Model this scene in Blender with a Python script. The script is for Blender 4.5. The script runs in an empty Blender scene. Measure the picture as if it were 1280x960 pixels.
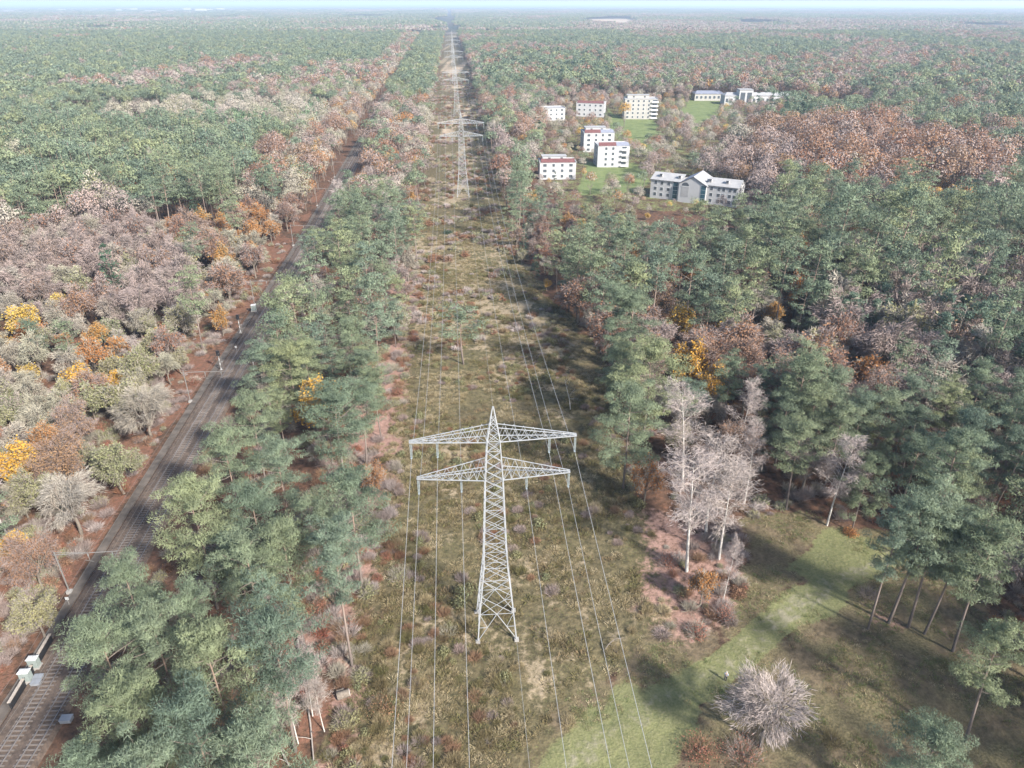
import bpy, math, random
import numpy as np
from mathutils import Vector, Matrix

sc = bpy.context.scene
C = sc.collection
rad = math.radians

# ------------------------------------------------------------------ camera, sky, sun, exposure
H = 80.0                                   # flying height of the camera
F = 888.0                                  # focal length in pixels of a 1280 wide picture
PITCH = math.atan(477 / F)
cam_d = bpy.data.cameras.new('camera'); cam = bpy.data.objects.new('camera', cam_d); C.objects.link(cam)
cam_d.sensor_width = 36; cam_d.lens = 36 * F / 1280
cam_d.clip_start = 0.5; cam_d.clip_end = 120000
cam.location = (0, 0, H); cam.rotation_euler = (math.pi / 2 - PITCH, 0, 0)
sc.camera = cam

SUN_EL, SUN_AZ = rad(35), math.atan2(0.70, -0.71)     # azimuth from +Y towards +X
sd = Vector((math.cos(SUN_EL) * math.sin(SUN_AZ), math.cos(SUN_EL) * math.cos(SUN_AZ), math.sin(SUN_EL)))
w = bpy.data.worlds.new('World'); sc.world = w; w.use_nodes = True
nt = w.node_tree; nt.nodes.clear()
sky = nt.nodes.new('ShaderNodeTexSky'); sky.sky_type = 'NISHITA'; sky.sun_disc = False
sky.sun_elevation = SUN_EL; sky.sun_rotation = SUN_AZ
sky.air_density = 1.0; sky.dust_density = 1.5; sky.ozone_density = 1.0
bg = nt.nodes.new('ShaderNodeBackground'); bg.inputs[1].default_value = 0.13
out = nt.nodes.new('ShaderNodeOutputWorld')
nt.links.new(sky.outputs[0], bg.inputs[0]); nt.links.new(bg.outputs[0], out.inputs[0])
sl = bpy.data.lights.new('sun', 'SUN'); sl.energy = 4.5; sl.angle = rad(4); sl.color = (1.0, 0.955, 0.90)
so = bpy.data.objects.new('sun', sl); C.objects.link(so)
so.rotation_euler = (-sd).to_track_quat('-Z', 'Y').to_euler(); so.location = (200, -150, 300)
sc.view_settings.view_transform = 'Standard'; sc.view_settings.look = 'None'
sc.view_settings.exposure = 1.34; sc.view_settings.gamma = 1.0
sc.render.engine = 'CYCLES'
sc.cycles.max_bounces = 6; sc.cycles.diffuse_bounces = 3; sc.cycles.transparent_max_bounces = 4
sc.cycles.transmission_bounces = 2; sc.cycles.volume_bounces = 0
sc.cycles.use_denoising = True

# ------------------------------------------------------------------ numbers
rng = np.random.default_rng(11)
random.seed(5)

def ground(px, py, z=0.0):
    """where the ray through a spot of the survey picture meets the level z"""
    u = (px - 640) / F; v = (480 - py) / F
    fy = math.cos(PITCH) + v * math.sin(PITCH); fz = -math.sin(PITCH) + v * math.cos(PITCH)
    t = (z - H) / fz
    return (u * t, fy * t)

def project(x, y, z):
    x = np.asarray(x, float); y = np.asarray(y, float)
    d = y * math.cos(PITCH) - (z - H) * math.sin(PITCH)
    up = y * math.sin(PITCH) + (z - H) * math.cos(PITCH)
    d = np.where(d > 0.1, d, np.nan)
    return 640 + F * x / d, 480 - F * up / d

_perm = np.random.default_rng(3).random((256, 256))
def vnoise(x, y):
    xi = np.floor(x).astype(int); yi = np.floor(y).astype(int)
    fx = x - xi; fy = y - yi
    fx = fx * fx * (3 - 2 * fx); fy = fy * fy * (3 - 2 * fy)
    g = lambda a, b: _perm[a & 255, b & 255]
    return (g(xi, yi) * (1 - fx) + g(xi + 1, yi) * fx) * (1 - fy) + (g(xi, yi + 1) * (1 - fx) + g(xi + 1, yi + 1) * fx) * fy
def fbm(x, y, o=4):
    s = 0; a = 0.5
    for k in range(o):
        s = s + a * vnoise(x + 17.3 * k, y - 9.1 * k); x = x * 2.03; y = y * 2.03; a *= 0.5
    return s / (1 - 0.5 ** o)

def sdist(poly, x, y):
    """signed distance to a polygon, negative inside"""
    x = np.asarray(x, float); y = np.asarray(y, float)
    n = len(poly); d = np.full(x.shape, 1e18); ins = np.zeros(x.shape, bool)
    for i in range(n):
        ax, ay = poly[i]; bx, by = poly[(i + 1) % n]
        ex, ey = bx - ax, by - ay; L = ex * ex + ey * ey + 1e-12
        t = np.clip(((x - ax) * ex + (y - ay) * ey) / L, 0, 1)
        d = np.minimum(d, (x - ax - t * ex) ** 2 + (y - ay - t * ey) ** 2)
        c = ((ay > y) != (by > y)) & (x < (bx - ax) * (y - ay) / (by - ay + 1e-12) + ax)
        ins ^= c
    d = np.sqrt(d)
    return np.where(ins, -d, d)
def ldist(pts, x, y):
    """distance to a polyline, and signed side (+ = right of the direction of travel)"""
    x = np.asarray(x, float); y = np.asarray(y, float)
    best = np.full(x.shape, 1e18); side = np.zeros(x.shape)
    for (ax, ay), (bx, by) in zip(pts[:-1], pts[1:]):
        ex, ey = bx - ax, by - ay; L = ex * ex + ey * ey
        t = np.clip(((x - ax) * ex + (y - ay) * ey) / L, 0, 1)
        dd = (x - ax - t * ex) ** 2 + (y - ay - t * ey) ** 2
        s = np.sign((x - ax) * ey - (y - ay) * ex)
        m = dd < best
        best = np.where(m, dd, best); side = np.where(m, s, side)
    return np.sqrt(best) * side
def smooth(a, b, x):
    t = np.clip((x - a) / (b - a), 0, 1); return t * t * (3 - 2 * t)
def G(*pts): return [ground(*p) for p in pts]

# ------------------------------------------------------------------ layout of the place
K = H / 90.0
RAIL = [(-62, -60), (-62, 20)] + [(x * K, y * K) for x, y in [(-68.2, 61), (-70.6, 84), (-72.6, 105), (-74.6, 130), (-76.8, 156), (-79, 186), (-81.8, 228), (-86, 287), (-92.5, 356), (-103, 474), (-117, 629), (-137.5, 871), (-151.5, 1036), (-192, 1489), (-300, 2700)]]
def densify(pts, step):
    P = np.array(pts, float)
    # smooth the corners by a Chaikin pass or two, then resample
    for _ in range(3):
        q = [P[0]]
        for a, b in zip(P[:-1], P[1:]): q += [a * .75 + b * .25, a * .25 + b * .75]
        q.append(P[-1]); P = np.array(q)
    s = np.concatenate([[0], np.cumsum(np.linalg.norm(np.diff(P, axis=0), axis=1))])
    n = int(s[-1] / step) + 1; t = np.linspace(0, s[-1], n)
    return np.stack([np.interp(t, s, P[:, 0]), np.interp(t, s, P[:, 1])], 1)
RAIL_C = densify(RAIL, 12.0)
RAIL_L = [tuple(p) for p in RAIL_C[::3]]

LEFT_E = [(380, 990), (400, 960), (432, 800), (465, 690), (480, 560), (490, 470), (505, 400), (518, 320), (526, 240), (536, 150), (543, 100), (551, 60), (555, 42)]
RIGHT_E = [(850, 770), (790, 610), (752, 430), (695, 380), (655, 330), (640, 290), (627, 240), (606, 150), (594, 100), (579, 60), (570, 42)]
CLEAR = [(-22, 0)] + G(*LEFT_E[1:]) + G(*RIGHT_E[::-1]) + G((700, 900)) + [(5, 46), (5, 0)]
GLADE = [(5, 0), (5, 46)] + G((700, 900), (850, 775), (905, 800), (938, 720), (925, 652), (1000, 640), (1118, 668), (1165, 715), (1235, 765), (1290, 850)) + [(66, 56), (54, 0)]
PATH = G((690, 985), (760, 915), (830, 870), (900, 835), (980, 768), (1050, 722), (1125, 690))
PARK = G((668, 232), (676, 180), (680, 135), (735, 112), (835, 112), (905, 122), (1000, 132), (960, 150), (905, 175), (935, 240), (940, 262), (805, 266), (700, 250))
LAWNS = [G((722, 244), (733, 203), (770, 200), (792, 205), (812, 215), (806, 240)), G((848, 152), (860, 128), (906, 124), (910, 138), (880, 165)),
         G((870, 205), (880, 188), (905, 186), (900, 206)), G((760, 165), (762, 140), (780, 148), (815, 150), (830, 160), (815, 188), (785, 185))]
FIELD_L = G((98, 158), (112, 150), (190, 149), (185, 157), (140, 160))
FIELD_FAR = [G((728, 30), (740, 24), (785, 23), (795, 29), (770, 34)), G((604, 46), (606, 42), (622, 42), (622, 46)), G((960, 39), (962, 36), (975, 36), (975, 39))]
CARPARK = G((1015, 140), (1020, 132), (1105, 138), (1100, 148), (1050, 147))

def relief(x, y):
    x = np.asarray(x, float); y = np.asarray(y, float)
    r = np.abs(ldist(RAIL_L, x, y))
    m = smooth(7, 14, r) * (1 - smooth(500, 900, np.hypot(x, y)))
    return m * (0.9 * (fbm(x / 34.0, y / 34.0, 3) - 0.5) + 0.55 * (fbm(x / 6.5 + 40, y / 6.5, 2) - 0.5))
def hz(x, y): return float(relief(np.array([x]), np.array([y]))[0])

# ------------------------------------------------------------------ materials
def new_mat(name):
    m = bpy.data.materials.new(name); m.use_nodes = True
    n = m.node_tree; b = n.nodes['Principled BSDF']
    return m, n, b
def ramp(n, fac, stops):
    r = n.nodes.new('ShaderNodeValToRGB'); el = r.color_ramp.elements
    while len(el) < len(stops): el.new(0.5)
    for e, (p, c) in zip(el, stops): e.position = p; e.color = (*c, 1)
    n.links.new(fac, r.inputs[0]); return r.outputs[0]
def noise(n, scale, detail=3, vec=None, rough=0.5):
    t = n.nodes.new('ShaderNodeTexNoise'); t.inputs['Scale'].default_value = scale; t.inputs['Detail'].default_value = detail
    t.inputs['Roughness'].default_value = rough
    if vec is not None: n.links.new(vec, t.inputs['Vector'])
    return t.outputs['Fac']
def mixc(n, fac, a, b, mode='MIX'):
    m = n.nodes.new('ShaderNodeMix'); m.data_type = 'RGBA'; m.blend_type = mode
    for sk, v in ((m.inputs[0], fac), (m.inputs[6], a), (m.inputs[7], b)):
        if hasattr(v, 'links'): n.links.new(v, sk)
        elif isinstance(v, (int, float)): sk.default_value = v
        else: sk.default_value = (*v, 1)
    return m.outputs[2]
def mth(n, op, a, b=None, c=None):
    m = n.nodes.new('ShaderNodeMath'); m.operation = op
    for i, v in enumerate((a, b, c)):
        if v is None: continue
        if hasattr(v, 'links'): n.links.new(v, m.inputs[i])
        else: m.inputs[i].default_value = v
    return m.outputs[0]
def plain(name, col, rough=0.7, metal=0.0, var=0.12, scale=3.0, spec=0.3):
    m, n, b = new_mat(name)
    tc = n.nodes.new('ShaderNodeTexCoord')
    f = noise(n, scale, 4, tc.outputs['Object'])
    lo = tuple(c * (1 - var) for c in col); hi = tuple(min(1, c * (1 + var)) for c in col)
    n.links.new(ramp(n, f, [(0.3, lo), (0.7, hi)]), b.inputs['Base Color'])
    b.inputs['Roughness'].default_value = rough; b.inputs['Metallic'].default_value = metal
    b.inputs['Specular IOR Level'].default_value = spec
    return m
def leafy(name, cols, translucent=0.25, rough=0.65, patch=0.5, spec=0.2):
    """foliage: each tree its own hue out of the list, clumps lighter and darker in leaf colour"""
    m, n, b = new_mat(name)
    oi = n.nodes.new('ShaderNodeObjectInfo'); tc = n.nodes.new('ShaderNodeTexCoord')
    at = n.nodes.new('ShaderNodeAttribute'); at.attribute_name = 'tint'
    f = mth(n, 'FRACT', mth(n, 'ADD', oi.outputs['Random'], at.outputs['Fac']))
    k = len(cols)
    base = ramp(n, f, [(i / max(1, k - 1), c) for i, c in enumerate(cols)])
    p = noise(n, 0.55, 3, tc.outputs['Object'])
    hue = mixc(n, 1.0, base, ramp(n, p, [(0.3, (1 - patch * .5,) * 3), (0.7, (1 + patch * .5, 1 + patch * .45, 1 + patch * .3))]), 'MULTIPLY')
    n.links.new(hue, b.inputs['Base Color'])
    b.inputs['Roughness'].default_value = rough; b.inputs['Specular IOR Level'].default_value = spec
    if translucent:
        tr = n.nodes.new('ShaderNodeBsdfTranslucent'); n.links.new(hue, tr.inputs[0])
        mx = n.nodes.new('ShaderNodeMixShader'); mx.inputs[0].default_value = translucent
        o = n.nodes['Material Output']
        n.links.new(b.outputs[0], mx.inputs[1]); n.links.new(tr.outputs[0], mx.inputs[2]); n.links.new(mx.outputs[0], o.inputs[0])
    return m

M = {}
M['pine'] = leafy('pine_needles', [(0.168, 0.206, 0.132), (0.124, 0.166, 0.118), (0.188, 0.218, 0.126), (0.136, 0.182, 0.140), (0.222, 0.246, 0.134), (0.102, 0.140, 0.106)], patch=.75)
M['young'] = leafy('young_pine_needles', [(0.115, 0.170, 0.125), (0.135, 0.185, 0.13), (0.105, 0.155, 0.118), (0.150, 0.19, 0.12)])
M['light'] = leafy('light_conifer_needles', [(0.16, 0.24, 0.135), (0.14, 0.225, 0.135), (0.18, 0.25, 0.13)])
M['spruce'] = leafy('spruce_needles', [(0.050, 0.085, 0.055), (0.042, 0.075, 0.052), (0.06, 0.10, 0.06)])
M['twig'] = leafy('bare_twigs', [(0.27, 0.24, 0.195), (0.30, 0.27, 0.23), (0.25, 0.225, 0.18), (0.27, 0.255, 0.19), (0.30, 0.255, 0.22)], 0.0, 0.9, 0.3)
M['mauve'] = leafy('mauve_twigs', [(0.23, 0.185, 0.168), (0.26, 0.205, 0.188), (0.21, 0.172, 0.155), (0.27, 0.205, 0.18)], 0.0, 0.9, 0.3)
M['birchtwig'] = leafy('birch_twigs', [(0.31, 0.26, 0.24), (0.33, 0.28, 0.26), (0.285, 0.245, 0.22)], 0.0, 0.9, 0.25)
M['copper'] = leafy('copper_leaves', [(0.245, 0.135, 0.085), (0.27, 0.155, 0.09), (0.225, 0.14, 0.10), (0.26, 0.125, 0.07), (0.215, 0.15, 0.11), (0.29, 0.175, 0.09)], 0.3, 0.8, 0.4)
M['orange'] = leafy('orange_leaves', [(0.38, 0.185, 0.06), (0.33, 0.145, 0.055), (0.41, 0.225, 0.065), (0.30, 0.15, 0.07)], 0.3, 0.7, 0.4)
M['gold'] = leafy('golden_leaves', [(0.55, 0.33, 0.055), (0.48, 0.27, 0.05), (0.50, 0.36, 0.08)], 0.3, 0.7, 0.4)
M['olive'] = leafy('olive_leaves', [(0.21, 0.21, 0.11), (0.25, 0.23, 0.12), (0.18, 0.20, 0.11)], 0.25, 0.7, 0.4)
M['redleaf'] = leafy('red_brown_leaves', [(0.24, 0.085, 0.06), (0.27, 0.12, 0.075), (0.22, 0.09, 0.07), (0.25, 0.145, 0.09)], 0.2, 0.8, 0.4)
M['bark'] = plain('grey_bark', (0.15, 0.125, 0.10), 0.9, var=0.3, scale=4)
M['palebark'] = plain('pale_bark', (0.30, 0.26, 0.22), 0.9, var=0.25, scale=4)
M['birchbark'] = plain('birch_bark', (0.44, 0.41, 0.37), 0.8, var=0.25, scale=3)
def pine_bark():
    m, n, b = new_mat('pine_bark'); tc = n.nodes.new('ShaderNodeTexCoord'); sx = n.nodes.new('ShaderNodeSeparateXYZ')
    n.links.new(tc.outputs['Object'], sx.inputs[0])
    f = mth(n, 'ADD', mth(n, 'MULTIPLY', sx.outputs[2], 0.05), mth(n, 'MULTIPLY', noise(n, 3, 3, tc.outputs['Object']), 0.3))
    n.links.new(ramp(n, f, [(0.2, (0.10, 0.08, 0.068)), (0.5, (0.20, 0.155, 0.13)), (0.85, (0.22, 0.155, 0.115))]), b.inputs['Base Color'])
    b.inputs['Roughness'].default_value = 0.9
    return m
M['pinebark'] = pine_bark()
M['steel'] = plain('galvanised_steel', (0.31, 0.32, 0.325), 0.55, 0.2, 0.08, 1.5)
M['wire'] = plain('aluminium_wire', (0.26, 0.26, 0.255), 0.6, 0.1, 0.05, 1)
M['glassins'] = plain('insulator_glass', (0.22, 0.25, 0.25), 0.3, 0, 0.05, 1, 0.6)
M['concrete'] = plain('concrete', (0.27, 0.255, 0.235), 0.85, 0, 0.15, 2)
M['white'] = plain('white_render', (0.36, 0.355, 0.35), 0.8, 0, 0.06, 0.4)
M['cream'] = plain('cream_render', (0.33, 0.315, 0.285), 0.8, 0, 0.06, 0.4)
M['roofgrey'] = plain('pale_roof_felt', (0.27, 0.265, 0.26), 0.8, 0, 0.12, 0.5)
M['roofdark'] = plain('slate_grey_roofing', (0.17, 0.18, 0.22), 0.7, 0, 0.12, 0.5)
M['roofred'] = plain('dark_red_tiles', (0.115, 0.048, 0.046), 0.8, 0, 0.2, 0.8)
M['pane'] = plain('window_glass', (0.07, 0.08, 0.09), 0.15, 0, 0.15, 1, 0.6)
M['teal'] = plain('teal_glazing', (0.03, 0.075, 0.095), 0.15, 0, 0.2, 0.6, 0.6)
M['frame'] = plain('window_frame_paint', (0.6, 0.6, 0.58), 0.6, 0, 0.05, 1)
M['rail'] = plain('worn_rail_steel', (0.24, 0.215, 0.20), 0.4, 0.5, 0.15, 1)
M['sleeper'] = plain('concrete_sleeper', (0.135, 0.115, 0.10), 0.9, 0, 0.5, 0.45)
M['cabinet'] = plain('pale_green_grey_paint', (0.21, 0.24, 0.222), 0.6, 0, 0.08, 1)
M['greybox'] = plain('light_grey_plastic', (0.19, 0.20, 0.215), 0.6, 0, 0.08, 1)
M['mast'] = plain('mast_grey_paint', (0.19, 0.18, 0.165), 0.7, 0.1, 0.1, 1)
M['black'] = plain('black_paint', (0.02, 0.02, 0.022), 0.6, 0, 0.1, 1)
M['signwhite'] = plain('white_paint', (0.38, 0.38, 0.37), 0.6, 0, 0.05, 1)
M['deadwood'] = plain('bleached_dead_wood', (0.27, 0.235, 0.205), 0.9, 0, 0.2, 2)
M['skin'] = plain('skin', (0.50, 0.33, 0.25), 0.6, 0, 0.05, 3)
M['jacket'] = plain('grey_jacket', (0.33, 0.36, 0.42), 0.85, 0, 0.1, 4)
M['trousers'] = plain('dark_trousers', (0.03, 0.035, 0.045), 0.85, 0, 0.1, 4)
M['hair'] = plain('grey_hair', (0.45, 0.42, 0.38), 0.8, 0, 0.1, 8)
M['carwhite'] = plain('white_car_paint', (0.75, 0.75, 0.76), 0.35, 0, 0.03, 1, 0.5)
M['cardark'] = plain('dark_car_paint', (0.03, 0.035, 0.045), 0.35, 0, 0.03, 1, 0.5)
M['tyre'] = plain('tyre_rubber', (0.02, 0.02, 0.02), 0.9, 0, 0.05, 1)
M['farwall'] = plain('far_pale_wall', (0.32, 0.32, 0.32), 0.8, 0, 0.05, 0.1)

def ballast_mat():
    m, n, b = new_mat('track_ballast'); tc = n.nodes.new('ShaderNodeTexCoord')
    f = noise(n, 1.6, 5, tc.outputs['Object'], 0.8); g = noise(n, 0.25, 3, tc.outputs['Object'])
    c = mixc(n, 1.0, ramp(n, f, [(0.3, (0.028, 0.021, 0.017)), (0.68, (0.125, 0.093, 0.070))]), ramp(n, g, [(0.3, (0.75, 0.72, 0.72)), (0.7, (1.1, 1.05, 1.0))]), 'MULTIPLY')
    n.links.new(c, b.inputs['Base Color']); b.inputs['Roughness'].default_value = 0.95
    return m
M['ballast'] = ballast_mat()
M['service'] = plain('service_path_gravel', (0.088, 0.074, 0.062), 0.95, 0, 0.4, 0.6)

def ground_mat():
    m, n, b = new_mat('ground_cover')
    geo = n.nodes.new('ShaderNodeNewGeometry'); pos = geo.outputs['Position']
    n1 = noise(n, 0.9, 5, pos, 0.65); n2 = noise(n, 0.16, 4, pos, 0.6); n3 = noise(n, 0.035, 3, pos); n4 = noise(n, 3.2, 4, pos, 0.7)
    far = noise(n, 0.004, 4, pos, 0.6)
    def two(f, a, c, lo=0.35, hi=0.65): return ramp(n, f, [(lo, a), (hi, c)])
    litter = mixc(n, 1.0, two(n1, (0.055, 0.038, 0.028), (0.145, 0.085, 0.058)), two(n2, (0.75, 0.8, 0.8), (1.15, 1.0, 0.9)), 'MULTIPLY')
    farcol = ramp(n, far, [(0.35, (0.035, 0.05, 0.04)), (0.5, (0.06, 0.065, 0.05)), (0.65, (0.10, 0.08, 0.065))])
    ln = n.nodes.new('ShaderNodeVectorMath'); ln.operation = 'LENGTH'; n.links.new(pos, ln.inputs[0])
    col = mixc(n, mth(n, 'MULTIPLY', mth(n, 'SUBTRACT', ln.outputs['Value'], 1200), 1 / 1500.0), litter, farcol)
    n.nodes[-1].clamp_factor = True
    jitter = mth(n, 'ADD', mth(n, 'MULTIPLY', mth(n, 'SUBTRACT', n1, 0.5), 1.3), mth(n, 'MULTIPLY', mth(n, 'SUBTRACT', n2, 0.5), 1.1))
    def lay(col, att, ch, c):
        a = n.nodes.new('ShaderNodeAttribute'); a.attribute_name = att
        s = n.nodes.new('ShaderNodeSeparateColor'); n.links.new(a.outputs['Color'], s.inputs[0])
        v = s.outputs[ch]
        f = n.nodes.new('ShaderNodeMapRange'); f.interpolation_type = 'SMOOTHSTEP'
        f.inputs['From Min'].default_value = 0.3; f.inputs['From Max'].default_value = 0.7
        # noise frays the border of each cover without leaking to where there is none
        n.links.new(mth(n, 'ADD', v, mth(n, 'MULTIPLY', jitter, mth(n, 'MULTIPLY', mth(n, 'MULTIPLY', v, mth(n, 'SUBTRACT', 1.0, v)), 4.0))), f.inputs['Value'])
        return mixc(n, f.outputs[0], col, c)
    heath = mixc(n, n3, two(n1, (0.048, 0.050, 0.024), (0.132, 0.118, 0.058)), two(n1, (0.056, 0.043, 0.027), (0.142, 0.102, 0.063)))
    heath = mixc(n, two(n4, (0, 0, 0), (0.55, 0.55, 0.55), 0.54, 0.68), heath, mixc(n, two(n2, (0, 0, 0), (1, 1, 1), .42, .58), (0.155, 0.165, 0.06), (0.21, 0.165, 0.10)))
    straw = mixc(n, two(n4, (0, 0, 0), (1, 1, 1), 0.4, 0.62), two(n1, (0.12, 0.10, 0.055), (0.25, 0.195, 0.125)), (0.29, 0.23, 0.155))
    grass = mixc(n, n1, two(n2, (0.078, 0.092, 0.038), (0.155, 0.165, 0.07)), two(n4, (0.10, 0.10, 0.045), (0.215, 0.195, 0.105)))
    track = two(n1, (0.13, 0.13, 0.075), (0.215, 0.195, 0.13))
    dark = mixc(n, two(n2, (0, 0, 0), (1, 1, 1), .42, .58), two(n1, (0.065, 0.052, 0.033), (0.155, 0.118, 0.074)), two(n4, (0.075, 0.065, 0.034), (0.175, 0.145, 0.08)))
    lawn = two(n2, (0.10, 0.13, 0.05), (0.155, 0.18, 0.075))
    red = mixc(n, n2, two(n1, (0.085, 0.048, 0.034), (0.215, 0.095, 0.066)), two(n4, (0.09, 0.06, 0.036), (0.19, 0.105, 0.068)))
    pink = mixc(n, n2, two(n1, (0.17, 0.10, 0.085), (0.34, 0.21, 0.175)), two(n4, (0.16, 0.10, 0.07), (0.31, 0.20, 0.15)))
    field = two(n2, (0.27, 0.205, 0.14), (0.38, 0.30, 0.215))
    for att, ch, c in (('cover_a', 0, heath), ('cover_b', 1, dark), ('cover_c', 0, red), ('cover_c', 1, pink), ('cover_a', 1, straw),
                       ('cover_a', 2, grass), ('cover_b', 0, track), ('cover_b', 2, lawn), ('cover_c', 2, field)):
        col = lay(col, att, ch, c)
    n.links.new(col, b.inputs['Base Color']); b.inputs['Roughness'].default_value = 0.95; b.inputs['Specular IOR Level'].default_value = 0.1
    bp = n.nodes.new('ShaderNodeBump'); bp.inputs['Strength'].default_value = 0.6; bp.inputs['Distance'].default_value = 0.5
    n.links.new(mth(n, 'ADD', n1, mth(n, 'MULTIPLY', n4, 0.4)), bp.inputs['Height']); n.links.new(bp.outputs[0], b.inputs['Normal'])
    return m
M['ground'] = ground_mat()

# ------------------------------------------------------------------ mesh helpers
def norm(v): return v / (np.linalg.norm(v, axis=-1, keepdims=True) + 1e-9)
class MB:
    def __init__(s): s.v = []; s.f = []; s.m = []; s.n = 0; s.t = []; s.sm = []
    def add(s, v, f, mat=0, tint=0.0, smooth_=False):
        v = np.asarray(v, float).reshape(-1, 3); f = np.asarray(f, int)
        s.v.append(v); s.f.append(f + s.n); s.m.append(np.full(len(f), mat)); s.n += len(v)
        s.t.append(np.full(len(v), tint) if np.isscalar(tint) else tint); s.sm.append(np.full(len(f), smooth_))
    def box(s, cx, cy, cz, sx, sy, sz, mat=0, rz=0.0):
        x, y, z = sx / 2, sy / 2, sz / 2
        v = np.array([(-x, -y, -z), (x, -y, -z), (x, y, -z), (-x, y, -z), (-x, -y, z), (x, -y, z), (x, y, z), (-x, y, z)])
        if rz:
            c, k = math.cos(rz), math.sin(rz); v = np.stack([v[:, 0] * c - v[:, 1] * k, v[:, 0] * k + v[:, 1] * c, v[:, 2]], 1)
        s.add(v + (cx, cy, cz), [(3, 2, 1, 0), (4, 5, 6, 7), (0, 1, 5, 4), (1, 2, 6, 5), (2, 3, 7, 6), (3, 0, 4, 7)], mat)
    def bar(s, a, b, r, mat=0, sides=4):
        s.tube(np.array([a, b], float), [r, r], sides, mat)
    def tube(s, P, R, sides=5, mat=0, cap=True, smooth_=False):
        P = np.asarray(P, float); R = np.asarray(R, float); n = len(P)
        T = np.gradient(P, axis=0) if n > 2 else np.repeat((P[1:] - P[:1]), 2, 0)
        T = norm(T); ref = np.where(np.abs(T[:, 2:3]) > 0.9, np.array([[1.0, 0, 0]]), np.array([[0, 0, 1.0]]))
        U = norm(np.cross(T, ref)); V = np.cross(T, U)
        a = np.arange(sides) * 2 * math.pi / sides + math.pi / 4
        ring = P[:, None, :] + R[:, None, None] * (np.cos(a)[None, :, None] * U[:, None, :] + np.sin(a)[None, :, None] * V[:, None, :])
        i = np.arange(n - 1)[:, None] * sides; j = np.arange(sides)[None, :]; k = (j + 1) % sides
        f = np.stack([i + j, i + k, i + sides + k, i + sides + j], -1).reshape(-1, 4)
        s.add(ring.reshape(-1, 3), f, mat, smooth_=smooth_)
        if cap and sides == 4:
            s.f.append(np.array([[3, 2, 1, 0], [0, 1, 2, 3]]) + s.n - sides * n + np.array([[0], [sides * (n - 1)]])); s.m.append(np.full(2, mat)); s.sm.append(np.full(2, False))
    def blades(s, P, D, L, W, N, mat=0, tint=0.0):
        """rhombic leaves or twigs: start P, direction D, length L, width W, facing N"""
        n = len(P); L = np.broadcast_to(L, n)[:, None]; W = np.broadcast_to(W, n)[:, None]
        S = norm(np.cross(D, N)) * W * 0.5
        v = np.stack([P, P + D * L * 0.5 + S, P + D * L, P + D * L * 0.5 - S], 1).reshape(-1, 3)
        s.add(v, np.arange(4 * n).reshape(n, 4), mat, tint if np.isscalar(tint) else np.repeat(tint, 4))
    def mesh(s, name, mats):
        me = bpy.data.meshes.new(name)
        v = np.concatenate(s.v).astype(np.float32); f = np.concatenate(s.f).astype(np.int32); m = np.concatenate(s.m).astype(np.int32)
        me.vertices.add(len(v)); me.vertices.foreach_set('co', v.ravel())
        me.loops.add(f.size); me.loops.foreach_set('vertex_index', f.ravel())
        me.polygons.add(len(f)); me.polygons.foreach_set('loop_start', np.arange(len(f), dtype=np.int32) * 4)
        me.polygons.foreach_set('material_index', m)
        for k in mats: me.materials.append(M[k])
        if any(np.any(t) for t in s.t):
            me.attributes.new('tint', 'FLOAT', 'POINT').data.foreach_set('value', np.concatenate(s.t).astype(np.float32))
        me.update(calc_edges=True)
        me.polygons.foreach_set('use_smooth', np.concatenate(s.sm))
        return me
    def build(s, name, mats, parent=None, coll=None):
        o = bpy.data.objects.new(name, s.mesh(name, mats)); (coll or C).objects.link(o)
        if parent is not None: o.parent = parent
        return o
def tag(o, label=None, cat=None, group=None, kind=None):
    if label: o['label'] = label
    if cat: o['category'] = cat
    if group: o['group'] = group
    if kind: o['kind'] = kind
    return o
def thing(name, label, cat, loc=(0, 0, 0), rz=0.0, group=None):
    o = bpy.data.objects.new(name, None); C.objects.link(o); o.empty_display_size = 0.5
    o.location = loc; o.rotation_euler = (0, 0, rz)
    return tag(o, label, cat, group)
def copy_tree(o, parent=None):
    c = o.copy(); C.objects.link(c); c.parent = parent
    for ch in o.children: copy_tree(ch, c)
    return c

# ------------------------------------------------------------------ ground sheet
def axis(lo, hi, step, far, grow=1.22):
    a = list(np.arange(lo, hi + step / 2, step)); d = step
    x = a[-1]
    while x < far: d *= grow; x += d; a.append(x)
    d = step; x = a[0]; left = []
    while x > -far: d *= grow; x -= d; left.append(x)
    return np.array(left[::-1] + a)
gx = axis(-130, 130, 1.25, 45000); gy = axis(25, 330, 1.25, 45000, 1.2)
X, Y = np.meshgrid(gx, gy); x = X.ravel(); y = Y.ravel(); z = relief(x, y)
rl = ldist(RAIL_L, x, y)
nz = lambda s, o=0.0: (fbm(x / s + o, y / s - o, 3) - 0.5)
def area(poly, soft=2.0, amp=0.0, sc_=8.0, o=0.0): return smooth(soft, -soft, sdist(poly, x, y) + amp * nz(sc_, o))
clear = area(CLEAR, 2.5, 8, 9); glade = area(GLADE, 2.0, 6, 9)
heath = np.maximum(clear, 0) * smooth(-62, -40, rl * 0 + x * 0 - 50)
heath = clear
straw = clear * np.clip(smooth(0.50, 0.66, fbm(x / 11, y / 11, 3)) * 0.75 + 0.55 * area(G((560, 720), (700, 715), (790, 800), (720, 900), (640, 830), (560, 830)), 3, 10, 7)
                        + 0.6 * area(G((500, 770), (560, 760), (575, 860), (470, 985), (400, 985), (440, 880)), 3, 12, 6)
                        + 0.75 * area(G((500, 430), (515, 300), (640, 295), (700, 430), (600, 450)), 5, 22, 9) + 0.22 * smooth(260, 330, y), 0, 1)
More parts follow.
